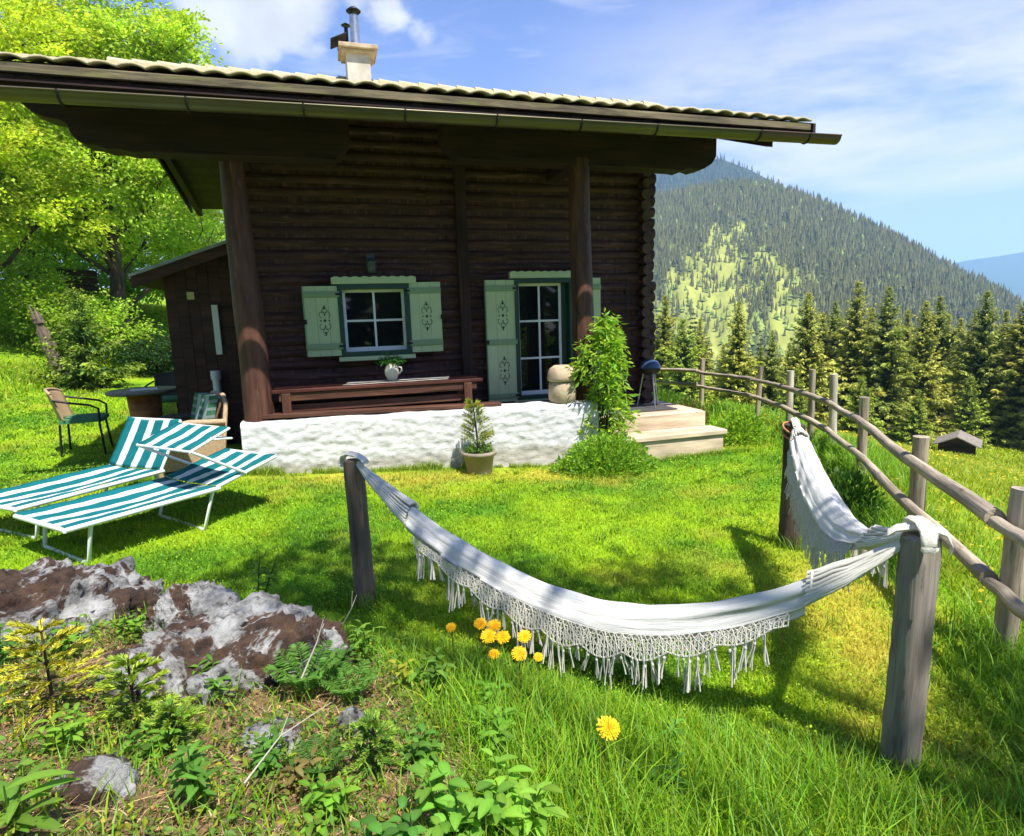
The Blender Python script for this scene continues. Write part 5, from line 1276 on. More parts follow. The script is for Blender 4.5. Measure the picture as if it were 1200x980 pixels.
for lab, x, y, h, n_, L_, asp, col in (('fresh green weed in front of the large boulder', -1.15, 2.75, .16, 6, .055, .4, (.14, .29, .03)),
        ('low weed with small round leaves between the boulder and the outcrop', -.95, 2.95, .12, 6, .04, .6, (.16, .30, .03)), ('narrow leaved weed at the foot of the pitted outcrop', -.50, 2.30, .15, 6, .06, .28, (.12, .26, .03)),
        ('light green weed beside the yellow tinged seedling', -.85, 1.95, .14, 6, .05, .38, (.18, .33, .03)), ('short weed behind the half buried grey stone', -.62, 1.88, .11, 5, .04, .5, (.13, .27, .03)),
        ('reddish weed on the bare earth below the flat stone', -.20, 1.66, .10, 5, .045, .42, (.20, .16, .05)), ('bright weed at the front edge of the straw', -.10, 1.52, .13, 6, .05, .4, (.16, .32, .03)),
        ('tall grassy weed beside the pale rounded stone', .06, 2.58, .20, 6, .07, .2, (.15, .28, .03)), ('broad weed in the grass below the dandelion cluster', .55, 2.10, .15, 6, .055, .45, (.14, .30, .03)),
        ('bushy weed between the dandelions and the bottom plants', .42, 1.80, .16, 7, .06, .4, (.15, .31, .03)), ('slender weed at the right of the lone dandelion', 1.12, 1.82, .18, 5, .06, .25, (.12, .27, .03))):
    leafy_plant('weed', lab, x, y, h, n_, L_, asp, col, .09)
def feather(label, x, y, h, col, nf=8):
    z = gz(x, y) - .01; rt = thing('feathery_herb', label, 'plant', (x, y, z)); lf = MB()
    for k in range(nf):
        a = k * 2.4; d = np.array((math.cos(a), math.sin(a))); ts = np.linspace(0, 1, 22); ctr = np.stack([x + d[0] * ts * h * .75, y + d[1] * ts * h * .75, z + h * (1.5 * ts - .75 * ts ** 2)], -1)
        lf.tube(ctr, .0016, 4, False, col=np.array(col) * .8); s = np.array((-d[1], d[0], 0))
        for sd in (-1, 1):
            n = 20; P = ctr[1:21]; D = np.tile(s * sd + np.array((d[0], d[1], .25)) * .5, (n, 1)); leaf_quads(lf, P, h * .26 * np.sin(np.linspace(.25, 2.9, n)) + .006, .34, jitter(np.tile(col, (n, 1)), .7, 1.3), .3, D=D * 3)
    lf.build('fronds', M['leaf'], rt)
feather('feathery green herb growing over the right side of the stones', -.18, 2.28, .20, (.12, .26, .04))
feather('feathery herb with fine leaves below the pale rounded stone', -.02, 2.20, .15, (.13, .28, .04))
feather('small feathery herb in the brown earth at lower centre', -.12, 1.75, .12, (.09, .19, .03))

def seedling(label, x, y, h, col, tipc, n_wh=5, L0=.14):
    z = gz(x, y) - .01; rt = thing('spruce_seedling', label, 'tree', (x, y, z), 'spruce seedlings on the mound')
    mb = MB(); mb.tube([(x, y, z), (x, y, z + h)], [.007, .003], 6); mb.build('trunk', M['bark'], rt)
    mb = MB()
    for k in range(n_wh):
        f = k / max(1, n_wh - 1); zz = z + h * (.28 + .72 * f)
        for j in range(6 if k < n_wh - 1 else 4):
            a = j * 6.28 / 6 + k * .7 + rng.normal() * .2; L_ = L0 * (1.15 - .75 * f) * rng.uniform(.75, 1.15); d = np.array((math.cos(a), math.sin(a), .12 + .6 * f)); tip = np.array((x, y, zz)) + d * L_
            mb.tube([(x, y, zz), tip], [.003, .0015], 4, col=(.12, .08, .04))
            for s in np.linspace(.15, 1, 13):
                m_ = 15; p = np.array((x, y, zz)) + d * L_ * s - (0, 0, .02 * s * s); leaf_quads(mb, np.tile(p, (m_, 1)), rng.uniform(.016, .030, m_), .20, jitter(np.tile(tipc if s > .45 else col, (m_, 1)), .7, 1.3), .0, D=np.tile(d, (m_, 1)) * 1.1)
    mb.build('crown', M['needle'], rt)
seedling('yellow tinged spruce seedling in front of the large boulder', -.98, 2.22, .32, (.36, .36, .03), (.62, .60, .06), 5, .17)
seedling('light green spruce seedling between the yellow one and the outcrop', -.70, 2.08, .26, (.18, .30, .03), (.38, .50, .05), 5, .13)
seedling('little green spruce seedling at the edge of the bare earth near bottom centre', .04, 1.72, .19, (.12, .26, .03), (.25, .40, .05), 4, .085)
seedling('tiny green spruce seedling right of the light green one', -.56, 1.95, .16, (.14, .28, .03), (.30, .44, .05), 4, .09)
def twig(label, pts, r=.004):
    mb = MB(); P = np.array(pts, float); mb.tube(P, np.linspace(r, r * .4, len(P)), 6); q = P[len(P) // 2]; mb.tube([q, q + (.03, .02, .06)], [r * .6, r * .3], 5)
    o = mb.build('twig', M['pale_wood'], loc=tuple(P[0])); tag(o, label, 'twig')
twig('dry pale twig leaning beside the slim left post', [(-.06, 3.02, .2), (.01, 3.0, .32), (.02, 2.98, .42)])
twig('long dry stalk lying across the brown earth', [(-.30, 1.55, .575), (-.22, 1.70, .585), (-.08, 1.86, .555)], .0028)
twig('bent brown stalk rising from the earth right of the outcrop', [(-.20, 2.25, .42), (-.13, 2.28, .55), (-.10, 2.27, .64)])
twig('thin dry stalk in the grass behind the thick foreground post', [(2.32, 1.72, -.1), (2.30, 1.70, .15), (2.27, 1.66, .34)], .003)

# ------------------------------------------------------------------ broadleaved trees
LT = lambda c: [np.array(c) * .72, np.array(c), np.array(c) * 1.3]
def broadleaf(label, base, height, lobes, nclump, per, L, col, r0=.2, group=None, lean=(0, 0), spread=.42, name='broadleaf_tree', cat='tree', flat=.40, thin=0.0):
    """lobes: (dx, dy, dz, rx, ry, rz) crown volumes relative to the foot"""
    b = np.array((base[0], base[1], gz(*base) - .1 if len(base) < 3 else base[2])); rt = thing(name, label, cat, b, group)
    tr = MB(); z = np.linspace(0, 1, 9); top = np.array((lean[0], lean[1], height * .72))
    ax = b + np.stack([top[0] * z ** 1.3 + .12 * np.sin(z * 5 + base[0]), top[1] * z ** 1.3 + .1 * np.cos(z * 4), top[2] * z], -1)
    tr.tube(ax, r0 * (1 - .78 * z) * (1 + .5 * np.exp(-z * 14)), 12, True)
    lb = np.array(lobes, float); C = []
    for l in lb:
        c = b + l[:3]; k = int(np.clip(l[2] / top[2] * 8 * .62, 1, 8)); s = ax[k]
        m_ = (s + c) / 2 + rng.normal(size=3) * .25; tr.tube([s, m_, c, c + rng.normal(size=3) * l[3] * .3 + (0, 0, l[5] * .4)], [r0 * .33, r0 * .22, r0 * .12, .01], 7)
        for q in range(6):
            d = rng.normal(size=3); d[2] = abs(d[2]) * .6; d /= np.linalg.norm(d); tr.tube([m_ * .4 + c * .6, c + d * l[3:6] * .5, c + d * l[3:6] * .92], [r0 * .11, r0 * .06, .008], 5)
    tr.build('trunk', M['bark'], rt)
    vol = lb[:, 3] * lb[:, 4] * lb[:, 5]; idx = rng.choice(len(lb), nclump, p=vol ** .75 / (vol ** .75).sum())
    d = rng.normal(size=(nclump, 3)); d /= np.linalg.norm(d, axis=1)[:, None]; q = rng.random((nclump, 1)) ** .38
    cc = b + lb[idx, :3] + d * q * lb[idx, 3:6]; cs = rng.uniform(.55, 1.25, (nclump, 1)) * spread; ck = rng.choice(3, nclump, p=(.3, .45, .25))
    # flattened sprays of leaves round each clump centre
    per = int(per * 2.1); n = nclump * per; off = rng.normal(size=(n, 3)) * (1, 1, .50); i = np.repeat(np.arange(nclump), per)
    P = cc[i] + off * cs[i] * .62; P[:, 2] -= (off[:, 0] ** 2 + off[:, 1] ** 2) * .10 * cs[i][:, 0]
    out = (cc - (b + lb[idx, :3])) / lb[idx, 3:6]; D = out[i] * .7 + (0, 0, -.1)
    col3 = np.array(LT(col))[ck][i]
    mb = MB(); leaf_quads(mb, P, rng.uniform(.65, 1.25, n) * L * .66, .62, jitter(col3, .75, 1.25), flat, D=D); mb.build('crown', M['leaf'], rt)
    return rt
G1 = 'broadleaved trees on the bank'
broadleaf('leafy maple with a forked grey trunk close behind the shed', (-6.1, 21.0), 12.5, [(.2, -.5, 5.2, 2.6, 2.2, 1.8), (-1.2, .3, 7.6, 2.6, 2.2, 2.0), (1.4, .2, 8.2, 2.4, 2.0, 2.0), (.3, 0, 9.5, 1.8, 1.6, 1.6), (2.0, -.3, 5.6, 1.8, 1.6, 1.3), (1.9, .4, 9.0, 1.2, 1.2, 1.2), (-1.6, -.6, 4.2, 1.8, 1.5, 1.0), (.9, 1.2, 3.6, 1.6, 1.3, .9), (2.4, 2.0, 3.4, 1.6, 1.4, 1.3)], 640, 46, .20, (.40, .54, .06), .24, G1, lean=(.4, 0))
broadleaf('big bright green tree reaching from the left edge over the roof corner', (-9.0, 18.8), 12.0, [(0, 0, 5.5, 2.8, 2.2, 2.2), (1.2, -.6, 4.0, 2.0, 1.6, 1.2), (-.8, 0, 7.6, 2.6, 2.2, 2.0), (1.6, .2, 7.2, 2.2, 1.9, 1.7), (.2, -.9, 2.7, 1.6, 1.2, .8), (-2, 0, 4.0, 2.2, 1.8, 1.5), (2.2, .5, 3.4, 1.5, 1.2, 1.0), (-.6, -.4, 9.2, 2.0, 1.8, 1.4)], 600, 46, .18, (.50, .60, .055), .26, G1)
broadleaf('yellow green tree rising above the left end of the roof', (-13.4, 27.0), 17.0, [(0, 0, 9, 3.0, 2.5, 3.0), (.9, 0, 12.4, 2.6, 2.2, 2.6), (-1.4, 0, 12.0, 2.8, 2.2, 2.8), (.4, 0, 15.2, 2.4, 2.0, 2.2), (2.4, 0, 9.0, 1.8, 1.6, 1.8)], 460, 46, .22, (.68, .64, .05), .34, G1)
broadleaf('slender grey green tree with sparse twigs behind the yellow green one', (-9.6, 28.5), 13.0, [(0, 0, 7.8, 1.7, 1.5, 2.4), (.2, 0, 10.4, 1.2, 1.1, 1.6), (-.8, 0, 9.0, 1.3, 1.2, 1.5)], 105, 32, .17, (.25, .36, .10), .16, G1, spread=.5)
broadleaf('shaded dense tree filling the gap between the trunks', (-9.5, 25.5), 9.5, [(0, 0, 3.2, 2.6, 2.0, 1.8), (1.6, 0, 5.6, 2.4, 2.0, 2.0), (-1.8, 0, 5.6, 2.2, 2.0, 2.0), (3.4, .6, 3.2, 1.8, 1.4, 1.6), (1.4, .8, 1.8, 2.2, 1.4, 1.2), (4.6, 1.6, 4.6, 1.8, 1.4, 1.8), (-3.2, 0, 3.0, 2.0, 1.6, 1.8)], 520, 42, .20, (.36, .52, .05), .2, G1)
broadleaf('thick trunked tree at the left edge of the bank', (-9.35, 17.6), 8.0, [(-.6, 0, 5.2, 2.0, 1.8, 1.3), (.9, -.3, 4.9, 1.5, 1.3, .9), (-1.8, 0, 3.8, 1.6, 1.4, 1.2)], 200, 42, .17, (.46, .56, .05), .34, G1)
broadleaf('bright green tree far back on the slope left of the shed roof', (-6.2, 29.0), 9.5, [(0, 0, 2.4, 2.2, 1.6, 1.5), (.6, 0, 5.0, 2.6, 1.8, 2.0), (-1.8, 0, 4.4, 2.2, 1.6, 2.0), (2.4, 0, 3.4, 1.8, 1.4, 1.8), (0, 0, 7.0, 2.0, 1.6, 1.4)], 300, 40, .24, (.34, .48, .05), .18, G1)
broadleaf('spreading green tree far back at the left behind the thick trunk', (-13.0, 26.0), 9.0, [(0, 0, 2.6, 2.6, 1.8, 1.6), (1.6, 0, 5.0, 2.6, 1.8, 2.0), (-1.8, 0, 5.0, 2.4, 1.6, 2.2), (3.0, 0, 2.6, 1.8, 1.4, 1.6)], 280, 40, .24, (.28, .45, .045), .2, G1)
broadleaf('wide leafy hedge like bush behind the plank fence', (-9.6, 23.9), 2.6, [(0, 0, 1.4, 1.8, 1.0, 1.1), (2.2, .2, 1.3, 1.6, 1.0, 1.0), (-2.0, 0, 1.5, 1.6, 1.0, 1.1), (4.2, .6, 1.2, 1.3, .9, .9)], 190, 40, .18, (.24, .42, .04), .06, name='bush', cat='bush')
broadleaf('tall sunlit bush on the bank between the dead trunk and the young spruce', (-6.9, 19.4), 2.6, [(0, 0, 1.3, 1.2, .9, 1.0), (1.1, .3, .9, .9, .7, .7), (-1.0, .2, 1.9, 1.0, .8, .9)], 130, 40, .15, (.32, .48, .04), .06, name='bush', cat='bush')
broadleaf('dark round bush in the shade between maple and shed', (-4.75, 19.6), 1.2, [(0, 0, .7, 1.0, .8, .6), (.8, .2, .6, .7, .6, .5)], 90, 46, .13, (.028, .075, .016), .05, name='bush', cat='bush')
# tree standing beside the photographer whose crown throws the dappled shade on the mound
broadleaf('tall tree beside the lawn throwing dappled shade on the mound', (5.1, -5.4), 10.5, [(-3.2, 5.4, 9.0, 1.1, .6, .5), (-2.0, 4.7, 9.1, .9, .5, .4), (-4.2, 5.7, 9.0, .9, .6, .5), (-.9, 3.0, 9.0, 1.0, .6, .6), (-2.6, 1.5, 9.2, 1.1, .6, .6), (-1.6, 1.0, 9.2, 1.2, .7, .6), (-.4, 1.4, 8.8, 1.0, .7, .6)], 100, 44, .16, (.09, .19, .022), .22, G1, spread=.42)
# dead leaning stump, pale posts and the old plank fence in the wood
mb = MB(); sx0, sy0 = -6.2, 17.2; s0 = gz(sx0, sy0)
zz = np.linspace(0, 1, 12); mb.tube(np.stack([sx0 - .42 * zz, np.full(12, sy0), s0 - .1 + 1.7 * zz], -1), (.19 - .08 * zz) * (1 + .10 * rng.normal(size=12)), 14, True); 
for q in range(5): a = q * 1.3; mb.tube([(sx0 - .38 + .07 * math.cos(a), sy0 + .07 * math.sin(a), s0 + 1.5), (sx0 - .45 + .09 * math.cos(a), sy0 + .09 * math.sin(a), s0 + 1.7 + .25 * rng.random())], [.06, .012], 6)
o = mb.build('dead_stump', M['post_dark'], loc=(sx0, sy0, s0)); tag(o, 'broken leaning dead trunk standing on the bank left of the young spruce', 'stump')
pf = thing('plank_fence', 'dark old plank fence with pale posts half hidden in the wood', 'fence', (-8.2, 22.6, gz(-8.2, 22.6)))
mb = MB(); zf = gz(-8.2, 22.6)
for k in range(3): mb.bar((-9.4, 22.6, zf + 1.15 + k * .22), (-6.9, 22.6, zf + .95 + k * .22), .05, .19)
mb.build('plank', M['shed'], pf)
for X, h in ((-9.0, 1.75), (-8.35, 1.35), (-8.2, .9)):
    mb = MB(); mb.tube([(X, 22.45, zf - .3), (X + .02, 22.45, zf + h)], .085, 10); mb.build('post', M['pale_wood'], pf)

# ------------------------------------------------------------------ conifers
def conifer_mesh(H, Rb, seed, nlev, nbr, dens, c0, c1, droop=.38, bare=.06):
    """crown and trunk data of one spruce, foot at the origin"""
    g = np.random.default_rng(seed); mb = MB(); tr = MB()
    z = np.linspace(0, 1, 8); tr.tube(np.stack([0 * z, 0 * z, H * z * .985 - .15], -1), (.018 * H) * (1 - .95 * z) + .004, 8)
    A, B, W, Cc = [], [], [], []
    for k in range(nlev):
        f = ((k + g.uniform(-.3, .3)) / nlev); f = min(max(f, 0), .992); f = 1 - (1 - f) ** 1.18; zz = H * (bare + (1 - bare) * f)
        Lr = Rb * ((1 - f) ** .78) * (.78 + .40 * g.random()) * (1 + .22 * math.sin(f * 9 + seed) * math.sin(f * 23 + seed * 2)) + .05
        nb = max(5, int(nbr * (.5 + .5 * (1 - f))))
        a0 = g.uniform(0, 6.28)
        gap = g.uniform(0, 6.28); gw = g.uniform(.2, .9)
        for j in range(nb):
            a = a0 + j * 6.283 / nb + g.normal() * .22; L_ = Lr * g.uniform(.62, 1.14) * (1 - .45 * math.exp(-((math.remainder(a - gap, 6.283)) / gw) ** 2)); sl = .55 * f - droop * (1 - f) + g.normal() * .08
            m_ = max(3, int(dens * L_ / Rb + 3)); s = np.linspace(.08, 1, m_)
            A.append(np.stack([np.cos(a) * L_ * s, np.sin(a) * L_ * s, zz + L_ * (sl * s + .22 * s * s)], -1)); W.append(np.full(m_, a)); Cc.append(s); B.append(L_ * (1.0 - .4 * s))
    A.append(np.stack([np.zeros(8), np.zeros(8), np.linspace(.93, 1.0, 8) * H], -1)); W.append(g.uniform(0, 6.28, 8)); Cc.append(np.ones(8)); B.append(np.full(8, .25))
    P = np.concatenate(A); a = np.concatenate(W); s = np.concatenate(Cc); wd = np.concatenate(B); n = len(P)
    for rep in range(8):
        side = g.choice([-1, 1], n) * g.uniform(.2, 1.2, n); aa = a + side; D = np.stack([np.cos(aa), np.sin(aa), g.uniform(-1.0, .15, n)], -1)
        L_ = np.clip(wd * g.uniform(.22, .5, n), .09, .34) * (H / 10) ** .3
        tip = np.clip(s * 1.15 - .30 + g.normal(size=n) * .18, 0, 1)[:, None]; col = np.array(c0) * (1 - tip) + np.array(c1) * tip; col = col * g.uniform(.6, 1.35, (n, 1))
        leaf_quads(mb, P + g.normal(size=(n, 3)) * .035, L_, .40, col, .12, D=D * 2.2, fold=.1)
    return tr, mb
def conifer_proto(label, x, y, h, H, Rb, seed, nlev, nbr, dens, c0, c1, **kw):
    tr, cr = conifer_mesh(H, Rb, seed, nlev, nbr, dens, c0, c1, **kw); z = gz(x, y)
    rt = thing('spruce', label, 'tree', (0, 0, 0), 'spruces beyond the fence')
    tr.build('trunk', M['bark'], rt); cr.build('crown', M['needle'], rt)
    rt['_o'] = (x, y, z); rt['_h'] = H; return rt
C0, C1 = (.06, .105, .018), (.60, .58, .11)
PROT = []
for q in range(2):
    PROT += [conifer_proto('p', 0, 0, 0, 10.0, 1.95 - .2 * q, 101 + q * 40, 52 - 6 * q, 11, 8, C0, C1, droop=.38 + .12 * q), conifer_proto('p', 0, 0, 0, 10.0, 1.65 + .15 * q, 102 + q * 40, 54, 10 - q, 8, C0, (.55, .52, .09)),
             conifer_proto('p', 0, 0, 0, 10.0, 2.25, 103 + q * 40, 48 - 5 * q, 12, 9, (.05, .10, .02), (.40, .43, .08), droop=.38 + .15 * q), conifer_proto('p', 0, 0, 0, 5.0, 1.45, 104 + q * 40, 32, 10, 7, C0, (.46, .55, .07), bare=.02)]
SPR = [
    (20.74, 34.2, 7.63, 1, 1.0, 'tall spruce half hidden by the log corner'),
    (19.51, 30.25, 5.72, 3, 1.0, 'short spruce beside the log corner behind the first fence post'),
    (24.81, 36.34, 7.13, 1, 0.9, 'slim spruce behind the second fence post from the cabin'),
    (17.69, 22.98, 5.63, 0, 1.05, 'broad nearest spruce standing alone above the fence right of the cabin'),
    (22.89, 27.79, 4.68, 2, 0.9, 'low dark spruce right of the lone broad spruce'),
    (21.38, 25.14, 5.16, 2, 0.8, 'dark spruce with a narrow top left of the dense row'),
    (30.62, 34.33, 5.9, 0, 0.9, 'small spruce squeezed left of the dense row'),
    (25.95, 27.76, 8.2, 0, 1.0, 'tall pointed spruce at the left end of the dense row'),
    (31.39, 32.25, 7.91, 1, 1.0, 'slim spruce behind the left end of the dense row'),
    (35.43, 35.28, 9.33, 2, 0.85, 'spruce between the left end and the tallest of the row'),
    (32.01, 30.19, 9.81, 0, 1.0, 'tallest yellow tipped spruce in the dense row'),
    (40.73, 36.97, 9.75, 1, 1.0, 'spruce behind and right of the tallest one'),
    (33.13, 28.96, 9.54, 2, 0.95, 'broad tall spruce just right of the tallest one'),
    (39.97, 33.27, 9.32, 1, 1.0, 'slim spruce in the middle of the dense row'),
    (35.92, 28.73, 9.01, 0, 0.95, 'spruce left of the twin topped pair above the hut'),
    (42.68, 33.08, 10.63, 2, 0.9, 'twin topped spruce of the pair above the hut'),
    (46.69, 34.41, 9.07, 1, 1.0, 'dark spruce directly behind the hay hut'),
    (40.98, 28.64, 10.26, 2, 0.95, 'tall full spruce right of the hay hut'),
    (45.73, 30.56, 9.61, 0, 0.9, 'spruce between the hut and the right edge'),
    (42.08, 27.01, 9.59, 1, 1.2, 'light green spruce at the right edge of the picture'),
    (44.36, 27.13, 10.45, 0, 1.0, 'spruce just past the right edge'),
    (37.47, 26.68, 4.48, 3, 0.9, 'short bright young spruce right behind the hut roof'),
    (32.75, 26.3, 3.44, 3, 0.9, 'bushy young spruce left of the hay hut'),
    (41.52, 24.08, 9.58, 2, 0.9, 'second spruce past the right edge'),
    (24.9, 33.82, 5.2, 1, 1.1, 'small spruce peeping left of the lone broad spruce'),
    (21.55, 39.51, 7.6, 0, 1.0, 'spruce hidden behind the log corner'),
    (41.66, 27.64, 4.73, 3, 0.9, 'young spruce in front of the row near the right edge'),
    (27.21, 25.07, 3.67, 3, 1.0, 'young spruce at the foot of the tallest spruce'),
    (21.58, 23.63, 3.34, 3, 0.9, 'dark young spruce behind the fence at the left of the row'),
    (45.65, 38.94, 7.4, 0, 1.0, 'spruce far back in a gap of the row'),
    (47.9, 36.13, 7.41, 0, 1.0, 'spruce deep in the gap above the hut'),
    (41.68, 40.34, 7.51, 1, 1.0, 'slim spruce far back behind the tallest one'),
    (40.08, 41.92, 7.97, 1, 1.1, 'spruce deep in the row behind the pointed one'),
    (44.76, 39.95, 8.97, 2, 0.9, 'far spruce between the tallest one and its broad neighbour'),
    (46.42, 38.02, 7.9, 2, 0.9, 'far broad spruce behind the middle of the row'),
    (44.59, 33.88, 9.37, 1, 1.0, 'narrow spruce right of the twin topped one'),
    (48.81, 34.89, 9.35, 0, 1.0, 'far spruce left of the full one by the hut'),
    (51.25, 34.89, 8.74, 2, 0.9, 'far broad spruce right of the full one by the hut'),
    (48.54, 31.74, 9.11, 0, 1.0, 'spruce behind the light green one'),
    (33.5, 37.12, 6.19, 2, 0.8, 'dim spruce left of the pointed one'),
    (39.31, 38.46, 8.9, 0, 1.0, 'spruce behind the gap left of the tallest one'),
    (41.09, 35.04, 8.97, 0, 1.0, 'spruce just right of the broad neighbour of the tallest')]
used = [False] * 8; seen_k = [0] * 4
for i, (x, y, h, k, wd, lab) in enumerate(SPR):
    kk = k; k = k + 4 * (seen_k[kk] % 2); seen_k[kk] += 1; z = gz(x, y) - .1; s = h / PROT[k]['_h']; rz = rng.uniform(0, 6.28)
    if not used[k]:
        o = PROT[k]; o.location = (x, y, z); o.rotation_euler = (0, 0, rz); o['label'] = lab; used[k] = True; o.scale = (s * wd * 1.14, s * wd * 1.14, s)
    else: o = dup(PROT[k], (x, y, z), rz, (s * wd * 1.14, s * wd * 1.14, s), lab)
for o in PROT:
    if '_h' in o: del o['_h']
for o in scene.objects:
    if '_h' in o: del o['_h']
# young spruce with level sprays in front of the maple
tr, cr = conifer_mesh(2.3, 1.0, 301, 15, 9, 8, (.06, .13, .02), (.25, .32, .035), droop=.12)
yx, yy = -5.55, 16.6; rt = thing('young_spruce', 'young spruce with level yellow green sprays at the foot of the bank', 'tree', (yx, yy, gz(yx, yy)))
rt['_o'] = (0, 0, 0); tr.build('trunk', M['bark'], rt); cr.build('crown', M['needle'], rt); rt['_o'] = (yx, yy, 0)

# ------------------------------------------------------------------ hay hut
hx, hy = 33.0, 23.9; hz = gz(hx, hy) - .1; c_, s_ = math.cos(.30), math.sin(.30)
hut = thing('hay_hut', 'small brown log hay hut with a grey shingle roof at the edge of the spruces', 'hut', (hx, hy, hz))
u_ = np.array((s_ * -1 + .0, c_, 0)); u_ = np.array((.55, -.835, 0)); v_ = np.array((.835, .55, 0)); o_ = np.array((hx, hy, hz)); Zu = np.array((0, 0, 1.))
mb = MB(); mb.prism([(-1.0, -.2), (1.0, -.2), (1.0, 1.15), (0, 1.62), (-1.0, 1.15)], o_ - v_ * 1.2, u_, Zu, v_, 2.4)
for k in range(6): 
    for sd in (-1, 1): mb.bar(o_ - v_ * 1.24 + u_ * -1.12 + Zu * (.1 + k * .19), o_ - v_ * 1.24 + u_ * 1.12 + Zu * (.1 + k * .19), .16, .16)
mb.build('wall', M['shed'], hut)
mb = MB()
for sd in (-1, 1): mb.prism([(sd * 1.4, 1.02), (0, 1.70), (0, 1.78), (sd * 1.42, 1.09)], o_ - v_ * 1.6, u_, Zu, v_, 3.2)
mb.build('roof', M['grey_wood'], hut)
mb = MB(); mb.prism([(-.35, -.1), (.35, -.1), (.35, .85), (-.35, .85)], o_ - v_ * 1.36, u_, Zu, v_, .03); mb.build('door', M['dark_beam'], hut)

hut.scale = (.74, .74, .74)
# ------------------------------------------------------------------ mountains
def ray_dir(px): 
    d = cx * (px - 600) + cf * 700; d = np.array((d[0], d[1])); return d / np.linalg.norm(d)
def elev(px, py):
    d = cx * (px - 600) + cd * (py - 490) + cf * 700; return d[2] / math.hypot(d[0], d[1])
def make_hill_mat(name):
    m, new, link, b, out = mk(name)
    a = new('ShaderNodeAttribute', attribute_name='Col'); n = tnoise(new, link, .03, (1, 1, 1), 6, .7); k = ramp(new, link, n, [(.3, (.7, .7, .7)), (.7, (1.25, 1.25, 1.25))])
    link(mixc(new, link, 1.0, a.outputs['Color'], k, 'MULTIPLY'), b.inputs['Base Color']); b.inputs['Roughness'].default_value = 1.0; b.inputs['Specular IOR Level'].default_value = .0
    return m
M['hill'] = make_hill_mat('hillside')
class Hill:
    """a mountain flank: skyline heights by bearing, foot and crest distances"""
    def __init__(s, sky, d0, d1, z0, bumps, seed):
        s.az = np.array([math.atan2(*ray_dir(p[0])) for p in sky]); s.el = np.array([elev(*p) for p in sky]); s.d0, s.d1, s.z0, s.b, s.seed = d0, d1, z0, bumps, seed
    def point(s, az, t):
        d = s.d0 + (s.d1 - s.d0) * t; top = 1.75 + np.interp(az, s.az, s.el) * s.d1
        z = s.z0 + (top - s.z0) * (.25 * t + .75 * t ** 1.35) + s.b * (fbm(az * 14 + 3, t * 5, 4, s.seed) - .5) * np.sin(np.clip(t, 0, 1) * math.pi) 
        z = np.where(t > 1, top - (d - s.d1) * .45, z)
        return d * np.sin(az), d * np.cos(az), z
def clearing(az, t):
    """bright pasture on the lower left of the mountain: 0..1"""
    a = np.degrees(az); n = fbm(a * 1.1, t * 22, 4, 91)
    e = 1 - np.sqrt(((a - 36.0 - (t - .55) * 6) / 6.0) ** 2 + ((t - .50) / .36) ** 2)
    e2 = 1 - np.sqrt(((a - 41.5) / 3.2) ** 2 + ((t - .40) / .22) ** 2)
    return np.clip((np.maximum(e, e2) + (n - .5) * 1.5) * 2.2, 0, 1)
main_h = Hill([(300, 262), (600, 245), (765, 232), (800, 226), (850, 218), (890, 219), (950, 241), (1000, 264), (1040, 285), (1100, 318), (1140, 336), (1170, 352), (1200, 374), (1260, 405), (1400, 470), (1700, 540)], 165., 760., -75., 34., 5)
back_h = Hill([(300, 220), (700, 196), (800, 190), (838, 187), (870, 200), (895, 214), (950, 246), (1050, 310), (1200, 400), (1400, 520)], 850., 1350., -160., 30., 6)
far_h = Hill([(700, 420), (1000, 350), (1090, 312), (1120, 306), (1150, 302), (1180, 297), (1200, 295), (1260, 288), (1330, 300), (1420, 284), (1600, 330), (1800, 400)], 3000., 4500., -200., 120., 7)
def hill_mesh(h, name, label, az0, az1, na, nt, colf):
    az = np.radians(np.linspace(az0, az1, na)); t = np.concatenate([np.linspace(-.06, 1, nt), [1.05, 1.2, 1.5]]); A, T = np.meshgrid(az, t, indexing='ij')
    x, y, z = h.point(A, T); mb = MB(); mb.grid(np.stack([x, y, z], -1)[:, ::-1], np.stack([x, y, z], -1)[:, ::-1] , colf(A, T)[:, ::-1]); o = mb.build(name, M['hill'], loc=(0, 0, -100)); tag(o, label, kind='structure'); return o
def col_main(A, T):
    c = clearing(A, T)[..., None]; base = np.array((.035, .052, .022)); mead = np.array((.28, .30, .065)); n = fbm(A * 160, T * 40, 3, 3)[..., None]
    return base * (1 - c) + mead * (.75 + .5 * n) * c
hill_mesh(main_h, 'mountain', 'forested mountain flank with a bright pasture beyond the spruces', 5, 75, 260, 90, col_main)
hill_mesh(back_h, 'distant_mountain', 'farther forested summit behind the mountain flank', 5, 70, 160, 50, lambda A, T: np.broadcast_to(np.array((.030, .044, .022)), A.shape + (3,)) * (.7 + .6 * fbm(A * 90, T * 30, 3, 8)[..., None]))
hill_mesh(far_h, 'far_hills', 'low far hills at the right edge', 30, 85, 120, 24, lambda A, T: np.broadcast_to(np.array((.03, .05, .035)), A.shape + (3,)) * (.5 + 1.0 * fbm(A * 40, T * 9, 4, 18)[..., None]))
